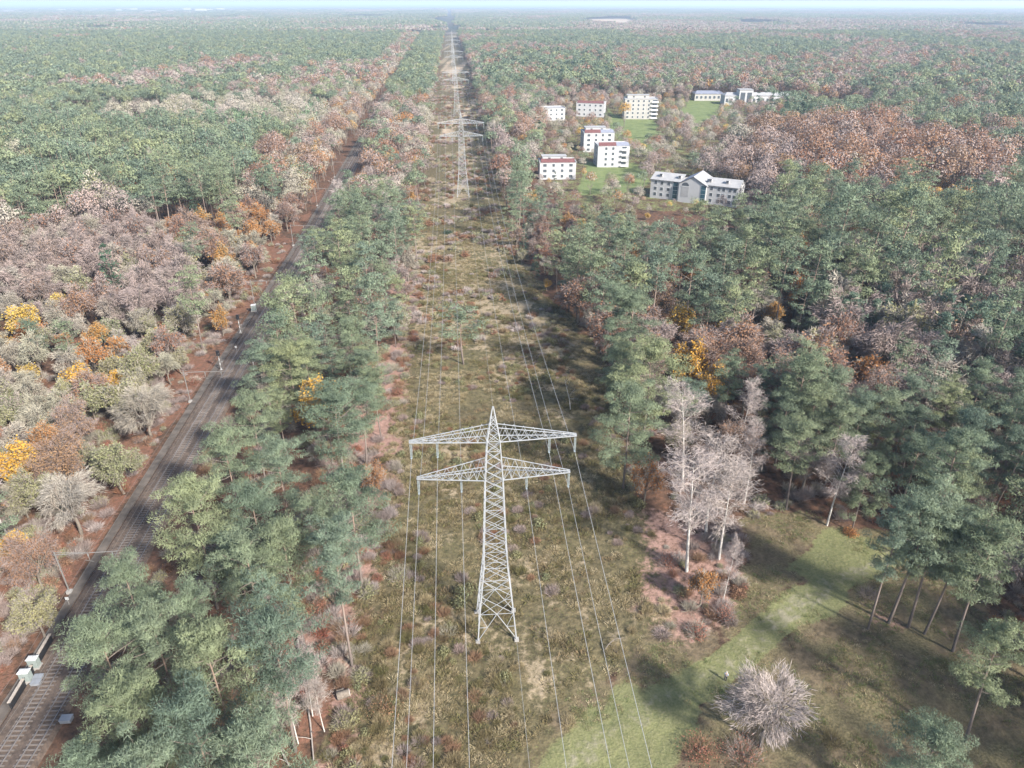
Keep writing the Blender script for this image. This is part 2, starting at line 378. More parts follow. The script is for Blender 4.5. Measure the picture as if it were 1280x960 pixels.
straw *= 0.34 + 0.42 * smooth(0.35, 0.6, fbm(x / 4.0, y / 4.0, 2))
pd = np.abs(ldist(PATH, x, y))
grassA = np.maximum(area(G((676, 1000), (690, 945), (722, 892), (785, 862), (885, 822), (955, 766), (1010, 728), (985, 712), (950, 690), (935, 655), (1000, 648), (1110, 672), (1118, 698), (1010, 784), (930, 845), (885, 880), (862, 925), (845, 1000)), 1.6, 7, 5) * smooth(9.5, 6.5, pd + 5 * nz(6, 2)), smooth(3.0, 1.8, pd))
trackA = smooth(2.6, 0.8, pd + 2.6 * nz(4, 3)) * 0.42
darkA = glade * (1 - grassA)
lawnA = np.max([area(l, 3, 5, 12) for l in LAWNS], 0)
lawnA = np.maximum(lawnA, 0.45 * area(PARK, 6, 20, 25))
bank = smooth(-4.5, -6.0, rl) * smooth(-20, -13, rl + 10 * nz(12, 5)) * smooth(420, 260, y)
strip = smooth(4.5, 7, rl) * (1 - clear) * smooth(150, 90, np.abs(x)) * smooth(40, 0, sdist(CLEAR, x, y)) * (x < 0)
redA = np.maximum(bank * (0.35 + 0.9 * smooth(0.42, 0.6, fbm(x / 7, y / 7, 3))), 0.8 * strip * smooth(0.42, 0.6, fbm(x / 6 + 9, y / 6, 3)))
edgeL = smooth(9, 3, np.abs(sdist(CLEAR, x, y) - 2)) * (x < 0) * smooth(260, 200, y)
birchfloor = area(G((790, 640), (870, 640), (930, 690), (915, 790), (860, 810), (810, 780), (780, 700)), 2.5, 9, 6)
clumpfloor = area(G((1060, 735), (1130, 760), (1230, 810), (1220, 850), (1130, 815), (1060, 770)), 2.0, 8, 6)
pinkA = np.clip(0.85 * edgeL * smooth(0.38, 0.55, fbm(x / 9 + 4, y / 9, 3)) + 0.6 * birchfloor + 0.55 * clumpfloor * smooth(0.4, 0.6, fbm(x / 4, y / 4, 2)), 0, 1)
fieldA = np.max([area(FIELD_L, 3, 4, 12)] + [area(f, 12, 20, 60) for f in FIELD_FAR] + [0.8 * clear * smooth(300, 520, y) * 0.8 * smooth(0.44, 0.66, fbm(x / 18, y / 18, 3))], 0)
me = bpy.data.meshes.new('ground'); nxv, nyv = len(gx), len(gy)
me.vertices.add(len(x)); me.vertices.foreach_set('co', np.stack([x, y, z], 1).astype(np.float32).ravel())
i = (np.arange(nyv - 1)[:, None] * nxv + np.arange(nxv - 1)[None, :]).ravel()
fq = np.stack([i, i + 1, i + nxv + 1, i + nxv], 1).astype(np.int32)
cov = [np.stack(a + (np.ones_like(x),), 1).astype(np.float32) for a in ((heath, straw, grassA), (trackA, darkA, lawnA), (redA, pinkA, fieldA))]
def sheet(name, faces, kind='structure'):
    used, inv = np.unique(faces, return_inverse=True); inv = inv.reshape(faces.shape).astype(np.int32)
    me = bpy.data.meshes.new(name)
    me.vertices.add(len(used)); me.vertices.foreach_set('co', np.stack([x, y, z], 1)[used].astype(np.float32).ravel())
    me.loops.add(inv.size); me.loops.foreach_set('vertex_index', inv.ravel())
    me.polygons.add(len(inv)); me.polygons.foreach_set('loop_start', np.arange(len(inv), dtype=np.int32) * 4)
    for nm, c in zip(('cover_a', 'cover_b', 'cover_c'), cov):
        me.attributes.new(nm, 'FLOAT_COLOR', 'POINT').data.foreach_set('color', c[used].ravel())
    me.materials.append(M['ground']); me.update(calc_edges=True)
    me.polygons.foreach_set('use_smooth', np.ones(len(inv), bool))
    o = bpy.data.objects.new(name, me); C.objects.link(o); return tag(o, kind=kind)
fc = fq[:, 0]
isp = (grassA[fc] > 0.55); isc = (clear[fc] > 0.5) & ~isp; isl = (lawnA[fc] > 0.6) & ~isp & ~isc
sheet('grass_path', fq[isp]); sheet('heath_ground', fq[isc]); sheet('lawn', fq[isl]); sheet('ground', fq[~(isp | isc | isl)])

# the air
hb = MB(); hb.box(0, 0, 0, 96000, 96000, 1.0); haze_o = hb.build('haze', [])
haze_o.location = (0, 0, 46.5); haze_o.scale = (1, 1, 97); tag(haze_o, kind='stuff')
hm = bpy.data.materials.new('haze_air'); hm.use_nodes = True; hn = hm.node_tree; hn.nodes.remove(hn.nodes['Principled BSDF'])
pv = hn.nodes.new('ShaderNodeVolumePrincipled'); pv.inputs['Color'].default_value = (0.64, 0.79, 1.0, 1)
pv.inputs['Density'].default_value = 0.00011; pv.inputs['Anisotropy'].default_value = 0.1
hn.links.new(pv.outputs[0], hn.nodes['Material Output'].inputs['Volume'])
haze_o.data.materials.append(hm)

# ------------------------------------------------------------------ railway
RD = densify(RAIL, 4.0)
tang = norm(np.gradient(RD, axis=0)); rgt = np.stack([tang[:, 1], -tang[:, 0]], 1)
def strip_mesh(name, prof, mat, npts=None, kind=None, parent=None):
    """sweep a profile [(offset to the right, z)] along the railway"""
    n = npts or len(RD); P = np.array(prof, float); k = len(P)
    v = np.concatenate([RD[:n, None, :] + rgt[:n, None, :] * P[None, :, 0:1], np.broadcast_to(P[None, :, 1:2], (n, k, 1))], -1).reshape(-1, 3)
    i = (np.arange(n - 1)[:, None] * k + np.arange(k - 1)[None, :]).ravel()
    b = MB(); b.add(v, np.stack([i, i + 1, i + k + 1, i + k], 1)); o = b.build(name, [mat], parent)
    return tag(o, kind=kind) if kind else o
strip_mesh('railway_bed', [(-3.2, -0.3), (-2.5, 0.42), (4.2, 0.42), (5.1, -0.3)], 'ballast', kind='structure')
strip_mesh('service_path', [(-4.6, -0.2), (-4.4, 0.22), (-3.0, 0.24), (-2.95, -0.2)], 'service', kind='structure')
GA = 0.62                                              # half gauge
SEP = 3.1
nr = int(900 / 4)
s_all = np.concatenate([[0], np.cumsum(np.linalg.norm(np.diff(RD, axis=0), axis=1))])
def at_s(s): return np.array([np.interp(s, s_all, RD[:, 0]), np.interp(s, s_all, RD[:, 1])]), np.array([np.interp(s, s_all, rgt[:, 0]), np.interp(s, s_all, rgt[:, 1])])
sl_me = MB(); sl_me.box(0, 0, 0, 2.1, 0.2, 0.16); sleeper_me = sl_me.mesh('sleeper', ['sleeper'])
s_first = float(np.interp(54, RD[:, 1], s_all))        # first metre of track inside the picture
for ti, off in enumerate((0.0, SEP)):
    tr = thing('railway_track', ('dusty railway track next to the two pale signal cabinets', 'shaded railway track next to the pine strip')[ti], 'railway track', (0, 0, 0), 0, 'tracks of the railway')
    for sgn in (-1, 1):
        c = off + sgn * GA
        strip_mesh('rail', [(c - 0.05, 0.5), (c - 0.04, 0.66), (c + 0.04, 0.66), (c + 0.05, 0.5)], 'rail', nr, parent=tr)
    rest = MB()
    for k in range(480):
        p, r = at_s(s_first - 6 + k * 0.66); a = math.atan2(r[1], r[0]); q = p + r * off
        if k < 100:
            o = bpy.data.objects.new('sleeper', sleeper_me); C.objects.link(o); o.parent = tr
            o.location = (q[0], q[1], 0.43 + .015 * math.sin(k * 1.7)); o.rotation_euler = (0, 0, a)
        else: rest.box(q[0], q[1], 0.43, 2.1, 0.2, 0.16, 0, a)
    tag(rest.build('sleepers', ['sleeper'], tr), kind='stuff')

# overhead line masts with their cantilever beams
def s_at_y(yy): return float(np.interp(yy, RD[:, 1], s_all))
CAT = []
def catenary(yb, label, side=-1):
    p, r = at_s(s_at_y(yb)); a = math.atan2(r[1], r[0]); off = -4.6 if side < 0 else 7.2
    q = p + r * off
    t = thing('overhead_line_mast', label, 'railway mast', (q[0], q[1], 0), a, 'masts of the railway overhead line')
    b = MB(); b.box(0, 0, 0.2, 0.7, 0.7, 0.6); b.build('footing', ['concrete'], t)
    b = MB(); b.bar((0, 0, 0.4), (0, 0, 8.1), 0.10); b.build('post', ['mast'], t)
    d = 1 if side < 0 else -1
    b = MB(); b.bar((-0.3 * d, 0, 7.6), (8.9 * d, 0, 7.6), 0.055); b.bar((0, 0, 8.05), (4.5 * d, 0, 7.68), 0.03)
    for xx in ((4.6, 8.1) if d > 0 else (3.7, 7.2)):
        b.bar((xx * d, 0, 7.6), (xx * d, 0, 6.2), 0.05); b.bar((xx * d - 0.6, 0, 6.25), (xx * d + 0.5, 0, 5.9), 0.03)
    b.build('cantilever', ['mast'], t)
    b = MB()
    for xx in ((4.6, 8.1) if d > 0 else (3.7, 7.2)):
        for h_ in (7.35, 7.22, 7.09): b.tube([(xx * d, 0, h_), (xx * d, 0, h_ + 0.06)], [0.1, 0.1], 8)
    b.build('insulator', ['glassins'], t)
    return t
for yb, lab in ((81.5, 'grey overhead line mast beside the railway near the pale signal cabinets'), (140.5, 'thin overhead line mast beside the track just before the signals'),
                (199, 'overhead line mast beside the railway just beyond the signals'), (258, 'overhead line mast second beyond the signals by the railway'), (317, 'overhead line mast third beyond the signals by the railway'),
                (376, 'overhead line mast fourth beyond the signals by the railway')):
    catenary(yb, lab)
for ti, off in enumerate((0.0, SEP)):
    t = thing('overhead_wire', ('overhead wire above the dusty track by the signal cabinets', 'overhead wire above the shaded track by the pine strip')[ti], 'overhead wire', group='overhead wires of the railway')
    for nm, hgt in (('contact_wire', 5.9), ('messenger_wire', 7.1)):
        b = MB(); n_ = 130
        P = np.concatenate([RD[:n_] + rgt[:n_] * off, np.full((n_, 1), hgt)], 1); b.tube(P, np.full(n_, 0.012), 4, cap=False); b.build(nm, ['mast'], t)

# cabinets, boxes and signals by the track
def cabinet(px, py, label, w_=1.25, d_=0.8, h_=1.55):
    gx_, gy_ = ground(px, py); t = thing('signal_cabinet', label, 'signal cabinet', (gx_, gy_, 0.2), rad(4), 'pale signal cabinets by the track')
    b = MB(); b.box(0, 0, 0.12, w_ + .2, d_ + .2, 0.6); b.build('plinth', ['concrete'], t)
    b = MB(); b.box(0, 0, 0.42 + h_ / 2, w_, d_, h_); b.build('body', ['cabinet'], t)
    b = MB(); v = np.array([(-w_ / 2 - .1, -d_ / 2 - .1, 0), (w_ / 2 + .1, -d_ / 2 - .1, 0), (w_ / 2 + .1, d_ / 2 + .1, 0), (-w_ / 2 - .1, d_ / 2 + .1, 0), (-w_ / 2 + .1, -d_ / 2 + .2, .2), (w_ / 2 - .1, -d_ / 2 + .2, .2), (w_ / 2 - .1, d_ / 2 - .2, .2), (-w_ / 2 + .1, d_ / 2 - .2, .2)])
    b.add(v + (0, 0, 0.421 + h_), [(3, 2, 1, 0), (4, 5, 6, 7), (0, 1, 5, 4), (1, 2, 6, 5), (2, 3, 7, 6), (3, 0, 4, 7)]); b.build('roof', ['signwhite'], t)
    for s in (-1, 1):
        b = MB(); b.box(s * w_ * .25, -d_ / 2 - .015, 0.42 + h_ * .5, w_ * .46, .03, h_ * .9); dd = b.build('door', ['cabinet'], t)
        b = MB(); b.box(s * w_ * .08, -d_ / 2 - .05, 0.42 + h_ * .5, .05, .05, .2); b.build('handle', ['black'], dd)
cabinet(36, 853, 'greenish signal cabinet nearest the concrete trough lids by the track')
cabinet(46, 836, 'whiter signal cabinet just behind the greenish one by the track', 1.2, .8, 1.5)
def trackbox(px, py, label, s=0.9):
    gx_, gy_ = ground(px, py, 0.2); t = thing('track_box', label, 'equipment box', (gx_, gy_, 0.3), rad(4), 'low grey equipment boxes by the rails')
    b = MB(); b.box(0, 0, 0.2, s * 1.2, s * .8, 0.5); b.build('body', ['greybox'], t)
    b = MB(); b.box(0, 0, 0.49, s * 1.3, s * .9, 0.08); b.build('lid', ['greybox'], t)
trackbox(46, 856, 'low light grey equipment box in front of the greenish signal cabinet')
trackbox(49, 849, 'low light grey equipment box beside the cabinets, closer to the rails')
trackbox(84, 901, 'pale grey equipment box under the pines across from the cabinets', 1.1)
# low wall with a handrail behind the cabinets
A_, B_ = np.array(ground(20, 886)), np.array(ground(70, 800)); wl = thing('low_retaining_wall', 'dark low retaining wall with pale coping behind the signal cabinets', 'wall', (*((A_ + B_) / 2), 0), 0)
dv = (B_ - A_); L_ = np.linalg.norm(dv); wl.rotation_euler = (0, 0, math.atan2(dv[1], dv[0]))
b = MB(); b.box(0, 0.5, 0.45, L_, 0.25, 1.5); b.build('wall', ['black'], wl)
b = MB(); b.box(0, 0.5, 1.25, L_ + .1, 0.4, 0.1); b.build('coping', ['palebark'], wl)
def signal(px, py, h_, label, head='black'):
    gx_, gy_ = ground(px, py); t = thing('railway_signal', label, 'railway signal', (gx_, gy_, 0), 0, 'colour light signals by the railway')
    b = MB(); b.box(0, 0, .2, .6, .6, .5); b.build('footing', ['concrete'], t)
    b = MB(); n_ = 6
    for k in range(n_): b.tube([(0, 0, .4 + k * (h_ - 1.6) / n_), (0, 0, .4 + (k + 1) * (h_ - 1.6) / n_)], [.11, .11], 8, k % 2)
    b.build('post', ['signwhite', 'mast'], t)
    b = MB(); b.box(0, 0, h_ - .6, .75, .3, 1.4); hd = b.build('signal_head', [head], t)
    for k in range(3):
        b = MB(); b.tube([(0, -.15, h_ - .2 - .4 * k), (0, -.32, h_ - .2 - .4 * k)], [.13, .13], 8); b.build('lamp_hood', ['black'], hd)
    b = MB(); b.box(.35, .3, h_ * .45, .5, .5, .06); b.bar((.3, .1, .3), (.3, .1, h_ - 1.2), .025); b.bar((.55, .1, .3), (.55, .1, h_ - 1.2), .025); b.build('ladder', ['mast'], t)
signal(301, 417, 5.5, 'pale railway signal beside the white cabinet along the railway')
signal(277, 464, 5.5, 'black headed railway signal beside the thin overhead line mast')
signal(318, 462, 5.0, 'black headed railway signal at the edge of the pine strip')
cabinet(318, 390, 'white signal cabinet beyond the pale railway signal, alone at the trackside', 1.3, .9, 1.6)
def post_light(px, py, label):
    gx_, gy_ = ground(px, py); t = thing('marker_post', label, 'marker post', (gx_, gy_, .1), 0, 'white marker posts by the railway')
    b = MB(); b.tube([(0, 0, 0), (0, 0, 1.2)], [.06, .06], 6); b.build('post', ['mast'], t)
    b = MB(); b.box(0, 0, 1.35, .5, .12, .45); b.build('board', ['signwhite'], t)
post_light(87, 757, 'white marker post beside the grey mast near the cabinets')
post_light(296, 440, 'white marker post between the two black headed signals')

# ------------------------------------------------------------------ pylons and conductors
P1 = np.array([-2.3, 74.4]); PSTEP = np.array([-20.6, 261.5])
PYAW = math.atan2(PSTEP[1], PSTEP[0]) - math.pi / 2
PROF = [(0, 2.75), (4.9, 2.35), (12.6, 1.6), (26.8, 1.12), (32.4, 0.78), (36.9, 0.06)]
ARMS = [(32.3, 10.4, 7.0, 1.9), (26.8, 9.8, 4.2, 2.1)]
def hw(z): return float(np.interp(z, [p[0] for p in PROF], [p[1] for p in PROF]))
def make_pylon(label, loc, thick=1.0):
    t = thing('electricity_pylon', label, 'pylon', (*loc, 0), PYAW, 'lattice pylons of the power line')
    def corner(k, z): h_ = hw(z); return np.array([(-1, 1, 1, -1)[k] * h_, (-1, -1, 1, 1)[k] * h_, z])
    for k in range(4):
        b = MB(); P = np.array([corner(k, z) for z in [p[0] for p in PROF]]); b.tube(P, np.interp(P[:, 2], [0, 37], [0.12, 0.07]) * thick, 4); b.build('leg', ['steel'], t)
        b = MB(); q = corner(k, 0); b.box(q[0], q[1], 0.05, 0.62, 0.62, 0.5); b.build('footing', ['concrete'], t)
    b = MB(); zs = [4.9]
    while zs[-1] < 26.8 - 0.8: zs.append(zs[-1] + max(1.5, hw(zs[-1]) * 1.28))
    zs[-1] = 26.8; zs += [28.2, 29.6, 31.0, 32.4, 33.6, 34.7, 35.6]
    for i in range(4):
        j = (i + 1) % 4
        for z0, z1 in zip(zs[:-1], zs[1:]):
            b.bar(corner(i, z0), corner(j, z1), 0.042 * thick); b.bar(corner(j, z0), corner(i, z1), 0.042 * thick)
        for z0 in [4.9, 12.6, 26.8, 32.4] + zs[2:-1:3]:
            b.bar(corner(i, z0), corner(j, z0), 0.042 * thick)
        # the open foot: two struts from the feet up to the middle of the first belt
        mid = (corner(i, 4.9) + corner(j, 4.9)) / 2
        b.bar(corner(i, 0.3), mid, 0.06 * thick); b.bar(corner(j, 0.3), mid, 0.06 * thick)
        for k_, c_ in ((i, j), (j, i)):
            m_ = (corner(k_, 0.3) + mid) / 2; b.bar(m_, corner(k_, 2.6), 0.04 * thick); b.bar(m_, corner(k_, 4.9), 0.04 * thick)
        b.bar(mid, corner(i, 7.2), 0.045 * thick); b.bar(mid, corner(j, 7.2), 0.045 * thick)
    b.build('bracing', ['steel'], t)
    for z, half, inner, rise in ARMS:
        b = MB(); y0 = hw(z)
        for s in (-1, 1):
            tip = np.array([s * half, 0, z + 0.12]); n_ = 8
            yb = lambda u: y0 * (1 - u) + 0.12 * u
            for f in (-1, 1):
                b.bar((s * y0, f * y0, z), (s * half, f * 0.12, z), 0.07 * thick)
                b.bar((s * hw(z + rise), f * hw(z + rise), z + rise), (s * half, f * 0.12, z + 0.22), 0.055 * thick)
                for q in range(n_):
                    u0, u1 = q / n_, (q + 1) / n_; um = (u0 + u1) / 2
                    X0 = lambda u: s * (y0 + (half - y0) * u); top = lambda u: z + rise + (0.22 - rise) * u
                    b.bar((X0(u0), f * yb(u0), z), (X0(um), f * yb(um), top(um)), 0.032 * thick)
                    b.bar((X0(um), f * yb(um), top(um)), (X0(u1), f * yb(u1), z), 0.042 * thick)
            for q in range(n_):
                u0, u1 = q / n_, (q + 1) / n_; g_ = 1 if q % 2 else -1
                b.bar((s * (y0 + (half - y0) * u0), g_ * yb(u0), z), (s * (y0 + (half - y0) * u1), -g_ * yb(u1), z), 0.04 * thick)
                b.bar((s * (y0 + (half - y0) * u1), yb(u1), z), (s * (y0 + (half - y0) * u1), -yb(u1), z), 0.04 * thick)
        b.build('crossarm', ['steel'], t)
    for z, half, inner, rise in ARMS:
        for s in (-1, 1):
            for o_ in (half - .15, inner):
                b = MB()
                for dx in (-.08, .08):
                    b.bar((s * o_ + dx, 0, z), (s * o_ + dx, 0, z - 2.3), 0.03)
                    for q in range(9): b.tube([(s * o_ + dx, 0, z - .35 - .2 * q), (s * o_ + dx, 0, z - .43 - .2 * q)], [.065, .08], 6)
                b.box(s * o_, 0, z - 2.3, .22, .4, .06); b.build('insulator', ['glassins'], t)
    return t
plabel = ['big pale lattice pylon standing alone in the heath clearing, largest in view', 'second lattice pylon back along the clearing, level with the white blocks', 'third lattice pylon back along the clearing beyond the white blocks',
          'fourth lattice pylon back, small against the far forest', 'fifth lattice pylon back, tiny in the distance', 'sixth lattice pylon back, a faint stroke in the haze']
pylons = []
for k in range(6):
    q = P1 + PSTEP * k
    if k == 0: o = make_pylon(plabel[0], q)
    elif k == 1: o = make_pylon(plabel[1], q, 1.15)
    else: o = copy_tree(pylons[1]); o['label'] = plabel[k]; o.location = (*q, 0)
    pylons.append(o)
ax_r = np.array([math.cos(PYAW), math.sin(PYAW)])
def conductor(off, zc, sag, r, label):
    pts = []; span = np.linalg.norm(PSTEP)
    for k in range(-1, 6):
        a = P1 + PSTEP * k; n_ = 26 if k < 1 else 12
        for i in range(n_):
            u = i / n_; p = a + PSTEP * u + ax_r * off
            pts.append((p[0], p[1], zc - sag * 4 * u * (1 - u)))
    b = MB(); b.tube(pts, np.full(len(pts), r), 4, cap=False)
    tag(b.build('power_cable', ['wire']), label, 'cable', 'cables of the power line')
for z, half, inner, rise in ARMS:
    lv = 'upper' if z > 30 else 'lower'
    for s in (-1, 1):
        sd_ = 'railway' if s < 0 else 'glade'
        conductor(s * (half - .15), z - 2.3, 6.5, 0.028, f'long pale cable from the {lv} crossarm tip on the {sd_} side of the pylons')
        conductor(s * inner, z - 2.3, 6.5, 0.028, f'long pale cable from the {lv} crossarm halfway out on the {sd_} side')
conductor(0, 36.9, 4.5, 0.012, 'thin earth cable running over the peaks of the pylons')

# ------------------------------------------------------------------ buildings
FOOT = []                                                       # footprints kept free of trees
def footprint(x_, y_, r_): FOOT.append((x_, y_, r_))
def win(t, x_, y_, z_, w_, h_, face, mat='pane', wall=None):
    """one window proud of the facade: face 0 front, 1 the end on +x, 2 the end on -x"""
    b = MB(); f = MB()
    if face == 0: b.box(x_, y_ - .05, z_, w_, .06, h_); f.box(x_, y_ - .02, z_, w_ + .24, .06, h_ + .24)
    else:
        s = 1 if face == 1 else -1
        b.box(x_ + s * .05, y_, z_, .06, w_, h_); f.box(x_ + s * .02, y_, z_, .06, w_ + .24, h_ + .24)
    fo = f.build('window', ['frame'], t); b.build('pane', [mat], fo)
def block(label, px, py, w_, d_, h_, storeys, cols, rz=0.0, wall='white', redfrac=1.0, setback=True, balcony=None, ends=True, group='white apartment blocks on the lawns', strip_=True):
    gx_, gy_ = ground(px, py); rz = rad(rz)
    t = thing('apartment_block', label, 'apartment block', (gx_, gy_, 0), rz, group)
    cx = -math.sin(rz) * d_ / 2; cy = math.cos(rz) * d_ / 2; footprint(gx_ + cx, gy_ + cy, max(w_, d_) * .62)
    b = MB(); b.box(0, d_ / 2, h_ / 2 - .5, w_, d_, h_ + 1); b.build('wall', [wall], t)
    b = MB(); b.box(0, d_ / 2, h_ + .06, w_ + .3, d_ + .3, .12); ro = b.build('roof', ['roofgrey'], t)
    b = MB()
    for (cx_, cy_, sx, sy) in ((0, d_ + .0, w_ + .36, .25), (-w_ / 2 - .03, d_ / 2, .25, d_ - .3), (w_ / 2 + .03, d_ / 2, .25, d_ - .3)): b.box(cx_, cy_, h_ + .32, sx, sy, .4)
    b.build('parapet', ['white'], ro)
    if strip_:                                                  # sloping tiled strip above the facade
        for x0, x1, m in ((-w_ / 2 + .6, -w_ / 2 + .6 + (w_ - 1.2) * redfrac, 'roofred'), (-w_ / 2 + .6 + (w_ - 1.2) * redfrac, w_ / 2 - .6, 'roofdark')):
            if x1 - x0 < .5: continue
            b = MB(); v = np.array([(x0, -.1, h_ + .15), (x1, -.1, h_ + .15), (x1, 2.3, h_ + 1.7), (x0, 2.3, h_ + 1.7), (x0, 2.3, h_ + .15), (x1, 2.3, h_ + .15)])
            b.add(v, [(0, 1, 2, 3), (3, 2, 5, 4)]); b.add(v, [(0, 3, 4, 4), (1, 5, 2, 2)]); b.build('tiled_strip', [m], ro)
    if setback:
        b = MB(); b.box(-w_ * .08, d_ * .62, h_ + 1.25, w_ * .66, d_ * .5, 2.3); sb = b.build('penthouse', [wall], t)
        b = MB(); b.box(-w_ * .08, d_ * .62, h_ + 2.46, w_ * .7, d_ * .54, .12); b.build('roof', ['roofgrey'], sb)
        for q in (-.22, .12):
            b = MB(); b.box(w_ * q, d_ * .37 - .03, h_ + 1.3, 1.3, .06, 1.2); b.build('window', ['pane'], sb)
    sh = h_ / storeys
    for si in range(storeys):
        for cf in cols:
            if balcony and abs(cf - balcony) < .1: continue
            win(t, cf * w_, 0, si * sh + sh * .55, 1.35 + .5 * (abs(cf) > .25), 1.45, 0)
        if balcony is not None:
            b = MB(); b.box(balcony * w_, -.7, si * sh + .55, w_ * .2, 1.4, .16); b.box(balcony * w_, -1.36, si * sh + 1.1, w_ * .2, .08, .95); b.build('balcony', ['frame'], t)
            win(t, balcony * w_, 0, si * sh + sh * .5, w_ * .15, 2.1, 0)
        if ends:
            for e, f in ((w_ / 2, 1), (-w_ / 2, 2)):
                for q in (.3, .7): win(t, e, d_ * q, si * sh + sh * .55, 1.1, 1.3, f)
    return t
block('low white block with a dark red roof strip, closest to the clearing', 697, 224, 18.5, 11, 8.2, 3, (-.36, -.12, .12, .36), 3, 'white', 1.0)
block('white block with corner balconies standing on the green lawn', 766, 209, 17.5, 12, 11.2, 4, (-.24, -.02, .3), 4, 'white', .58, False, .33)
block('white block with a red and grey roof strip, half behind the balcony block', 748, 190, 18.5, 13, 11, 4, (-.34, -.1, .12, .34), 4, 'white', .55, True)
block('pale block with a red roof strip partly behind a small orange tree', 737, 146, 22, 12, 10, 3, (-.38, -.2, 0, .2, .38), -14, 'white', 1.0, False, None, True)
block('white block half hidden in bare trees, farthest towards the clearing', 692, 151, 18, 11, 9, 3, (-.36, -.12, .12, .36), 12, 'white', 0.0, False, None, True, strip_=False)
block('tall cream apartment block behind a pale golden tree', 800, 149, 25, 13, 14.5, 5, (-.4, -.24, -.08, .08, .24), -2, 'cream', 0.0, True, .42, True, strip_=False)

# the long white building with the gabled middle
A0 = np.array(ground(812, 246)); A1 = np.array(ground(920, 259)); gd = A1 - A0; GL = float(np.linalg.norm(gd)); ga = math.atan2(gd[1], gd[0]); gm = (A0 + A1) / 2
gb = thing('gabled_building', 'long white building with gabled middle, arched window and two teal glass strips', 'building', (*gm, 0), ga)
for q in (-.32, 0, .32): footprint(gm[0] + gd[0] * q - math.sin(ga) * 6, gm[1] + gd[1] * q + math.cos(ga) * 6, 11)
DEP = 13.0; EV = 8.4; RG = 10.4
b = MB(); b.box(0, DEP / 2, EV / 2 - .5, GL, DEP, EV + 1)
for s in (-1, 1):
    xx = s * GL / 2; b.add([(xx, 0, EV), (xx, DEP, EV), (xx, DEP / 2, RG), (xx, DEP / 2, RG)], [(0, 1, 2, 3)])
b.build('wall', ['white'], gb)
b = MB()
for x0, x1 in ((-GL / 2 - .3, -5.6), (5.6, GL / 2 + .3)):
    v = np.array([(x0, -.5, EV - .1), (x1, -.5, EV - .1), (x1, DEP / 2, RG + .12), (x0, DEP / 2, RG + .12), (x1, DEP + .5, EV - .1), (x0, DEP + .5, EV - .1)])
    b.add(v, [(0, 1, 2, 3), (3, 2, 4, 5)]); b.add(v - (0, 0, .18), [(3, 2, 1, 0), (5, 4, 2, 3)])
roofD = b.build('roof', ['roofgrey'], gb)
for q, hh in ((-.40, .5), (-.18, .5), (.17, .5), (.36, .5)):
    b = MB(); b.box(q * GL, 2.6, EV + 1.55, 1.3, 1.6, 1.2); b.box(q * GL, 1.78, EV + 1.6, .9, .05, .8, 1); b.box(q * GL, 2.5, EV + 2.2, 1.6, 2.0, .1, 2); b.build('dormer', ['white', 'pane', 'roofgrey'], roofD)
b = MB(); PK = 11.4                                             # the cross gable in the middle
v = np.array([(-6.2, -1.6, -1), (6.2, -1.6, -1), (6.2, -1.6, 8.2), (0, -1.6, PK), (-6.2, -1.6, 8.2)]); v2 = v + (0, DEP + 2, 0)
b.add(np.concatenate([v, v2]), [(0, 1, 2, 4), (4, 2, 3, 3), (1, 6, 7, 2), (5, 0, 4, 9), (6, 5, 9, 7), (7, 9, 8, 8)]); b.build('gable', ['white'], gb)
b = MB()
v = np.array([(-6.8, -2.0, 7.95), (0, -2.0, PK + .2), (6.8, -2.0, 7.95), (-6.8, DEP + .8, 7.95), (0, DEP + .8, PK + .2), (6.8, DEP + .8, 7.95)])
b.add(v, [(0, 1, 4, 3)], 1); b.add(v, [(1, 2, 5, 4)], 0); b.add(v - (0, 0, .2), [(3, 4, 1, 0), (4, 5, 2, 1)], 0); b.build('gable_roof', ['roofgrey', 'roofdark'], gb)
# arched window
b = MB(); n_ = 14; ang = np.linspace(0, math.pi, n_); W_ = 1.7
ring = [(-3.3 + W_ * math.cos(a), -1.66, 7.0 + W_ * math.sin(a)) for a in ang]
ctr = (-3.3, -1.66, 7.0)
for a, c in zip(ring[:-1], ring[1:]): b.add([ctr, a, c, c], [(3, 2, 1, 0)], 1)
b.box(-3.3, -1.63, 4.6, W_ * 2, .06, 4.8, 2); b.box(-3.3, -1.69, 6.95, W_ * 2 + .3, .1, .2, 0)
b.build('arched_window', ['frame', 'pane', 'roofgrey'], gb)
for xx in (-8.2, 5.0):
    yy = -1.66 if xx > 0 and xx < 6 else -.06
    b = MB(); b.box(xx, yy, 4.3, 2.5, .08, 7.6); fo = b.build('glazed_strip', ['frame'], gb)
    b = MB()
    for q in range(4): b.box(xx, yy - .05, 1.5 + q * 1.87, 2.2, .05, 1.75)
    b.build('pane', ['teal'], fo)
for xx in (-19.5, -17.6, -14.6, -11.4, 8.2, 11.6, 13.6, 16.5, 18.6):
    if abs(xx) > GL / 2 - 1: continue
    for z_ in (1.7, 4.3, 6.9): win(gb, xx, 0, z_, 1.3, 1.4, 0)
for q in (.3, .7):
    for z_ in (1.7, 4.3, 6.9): win(gb, GL / 2, DEP * q, z_, 1.3, 1.4, 1)
win(gb, GL / 2, DEP / 2, 8.9, 1.3, 1.0, 1)

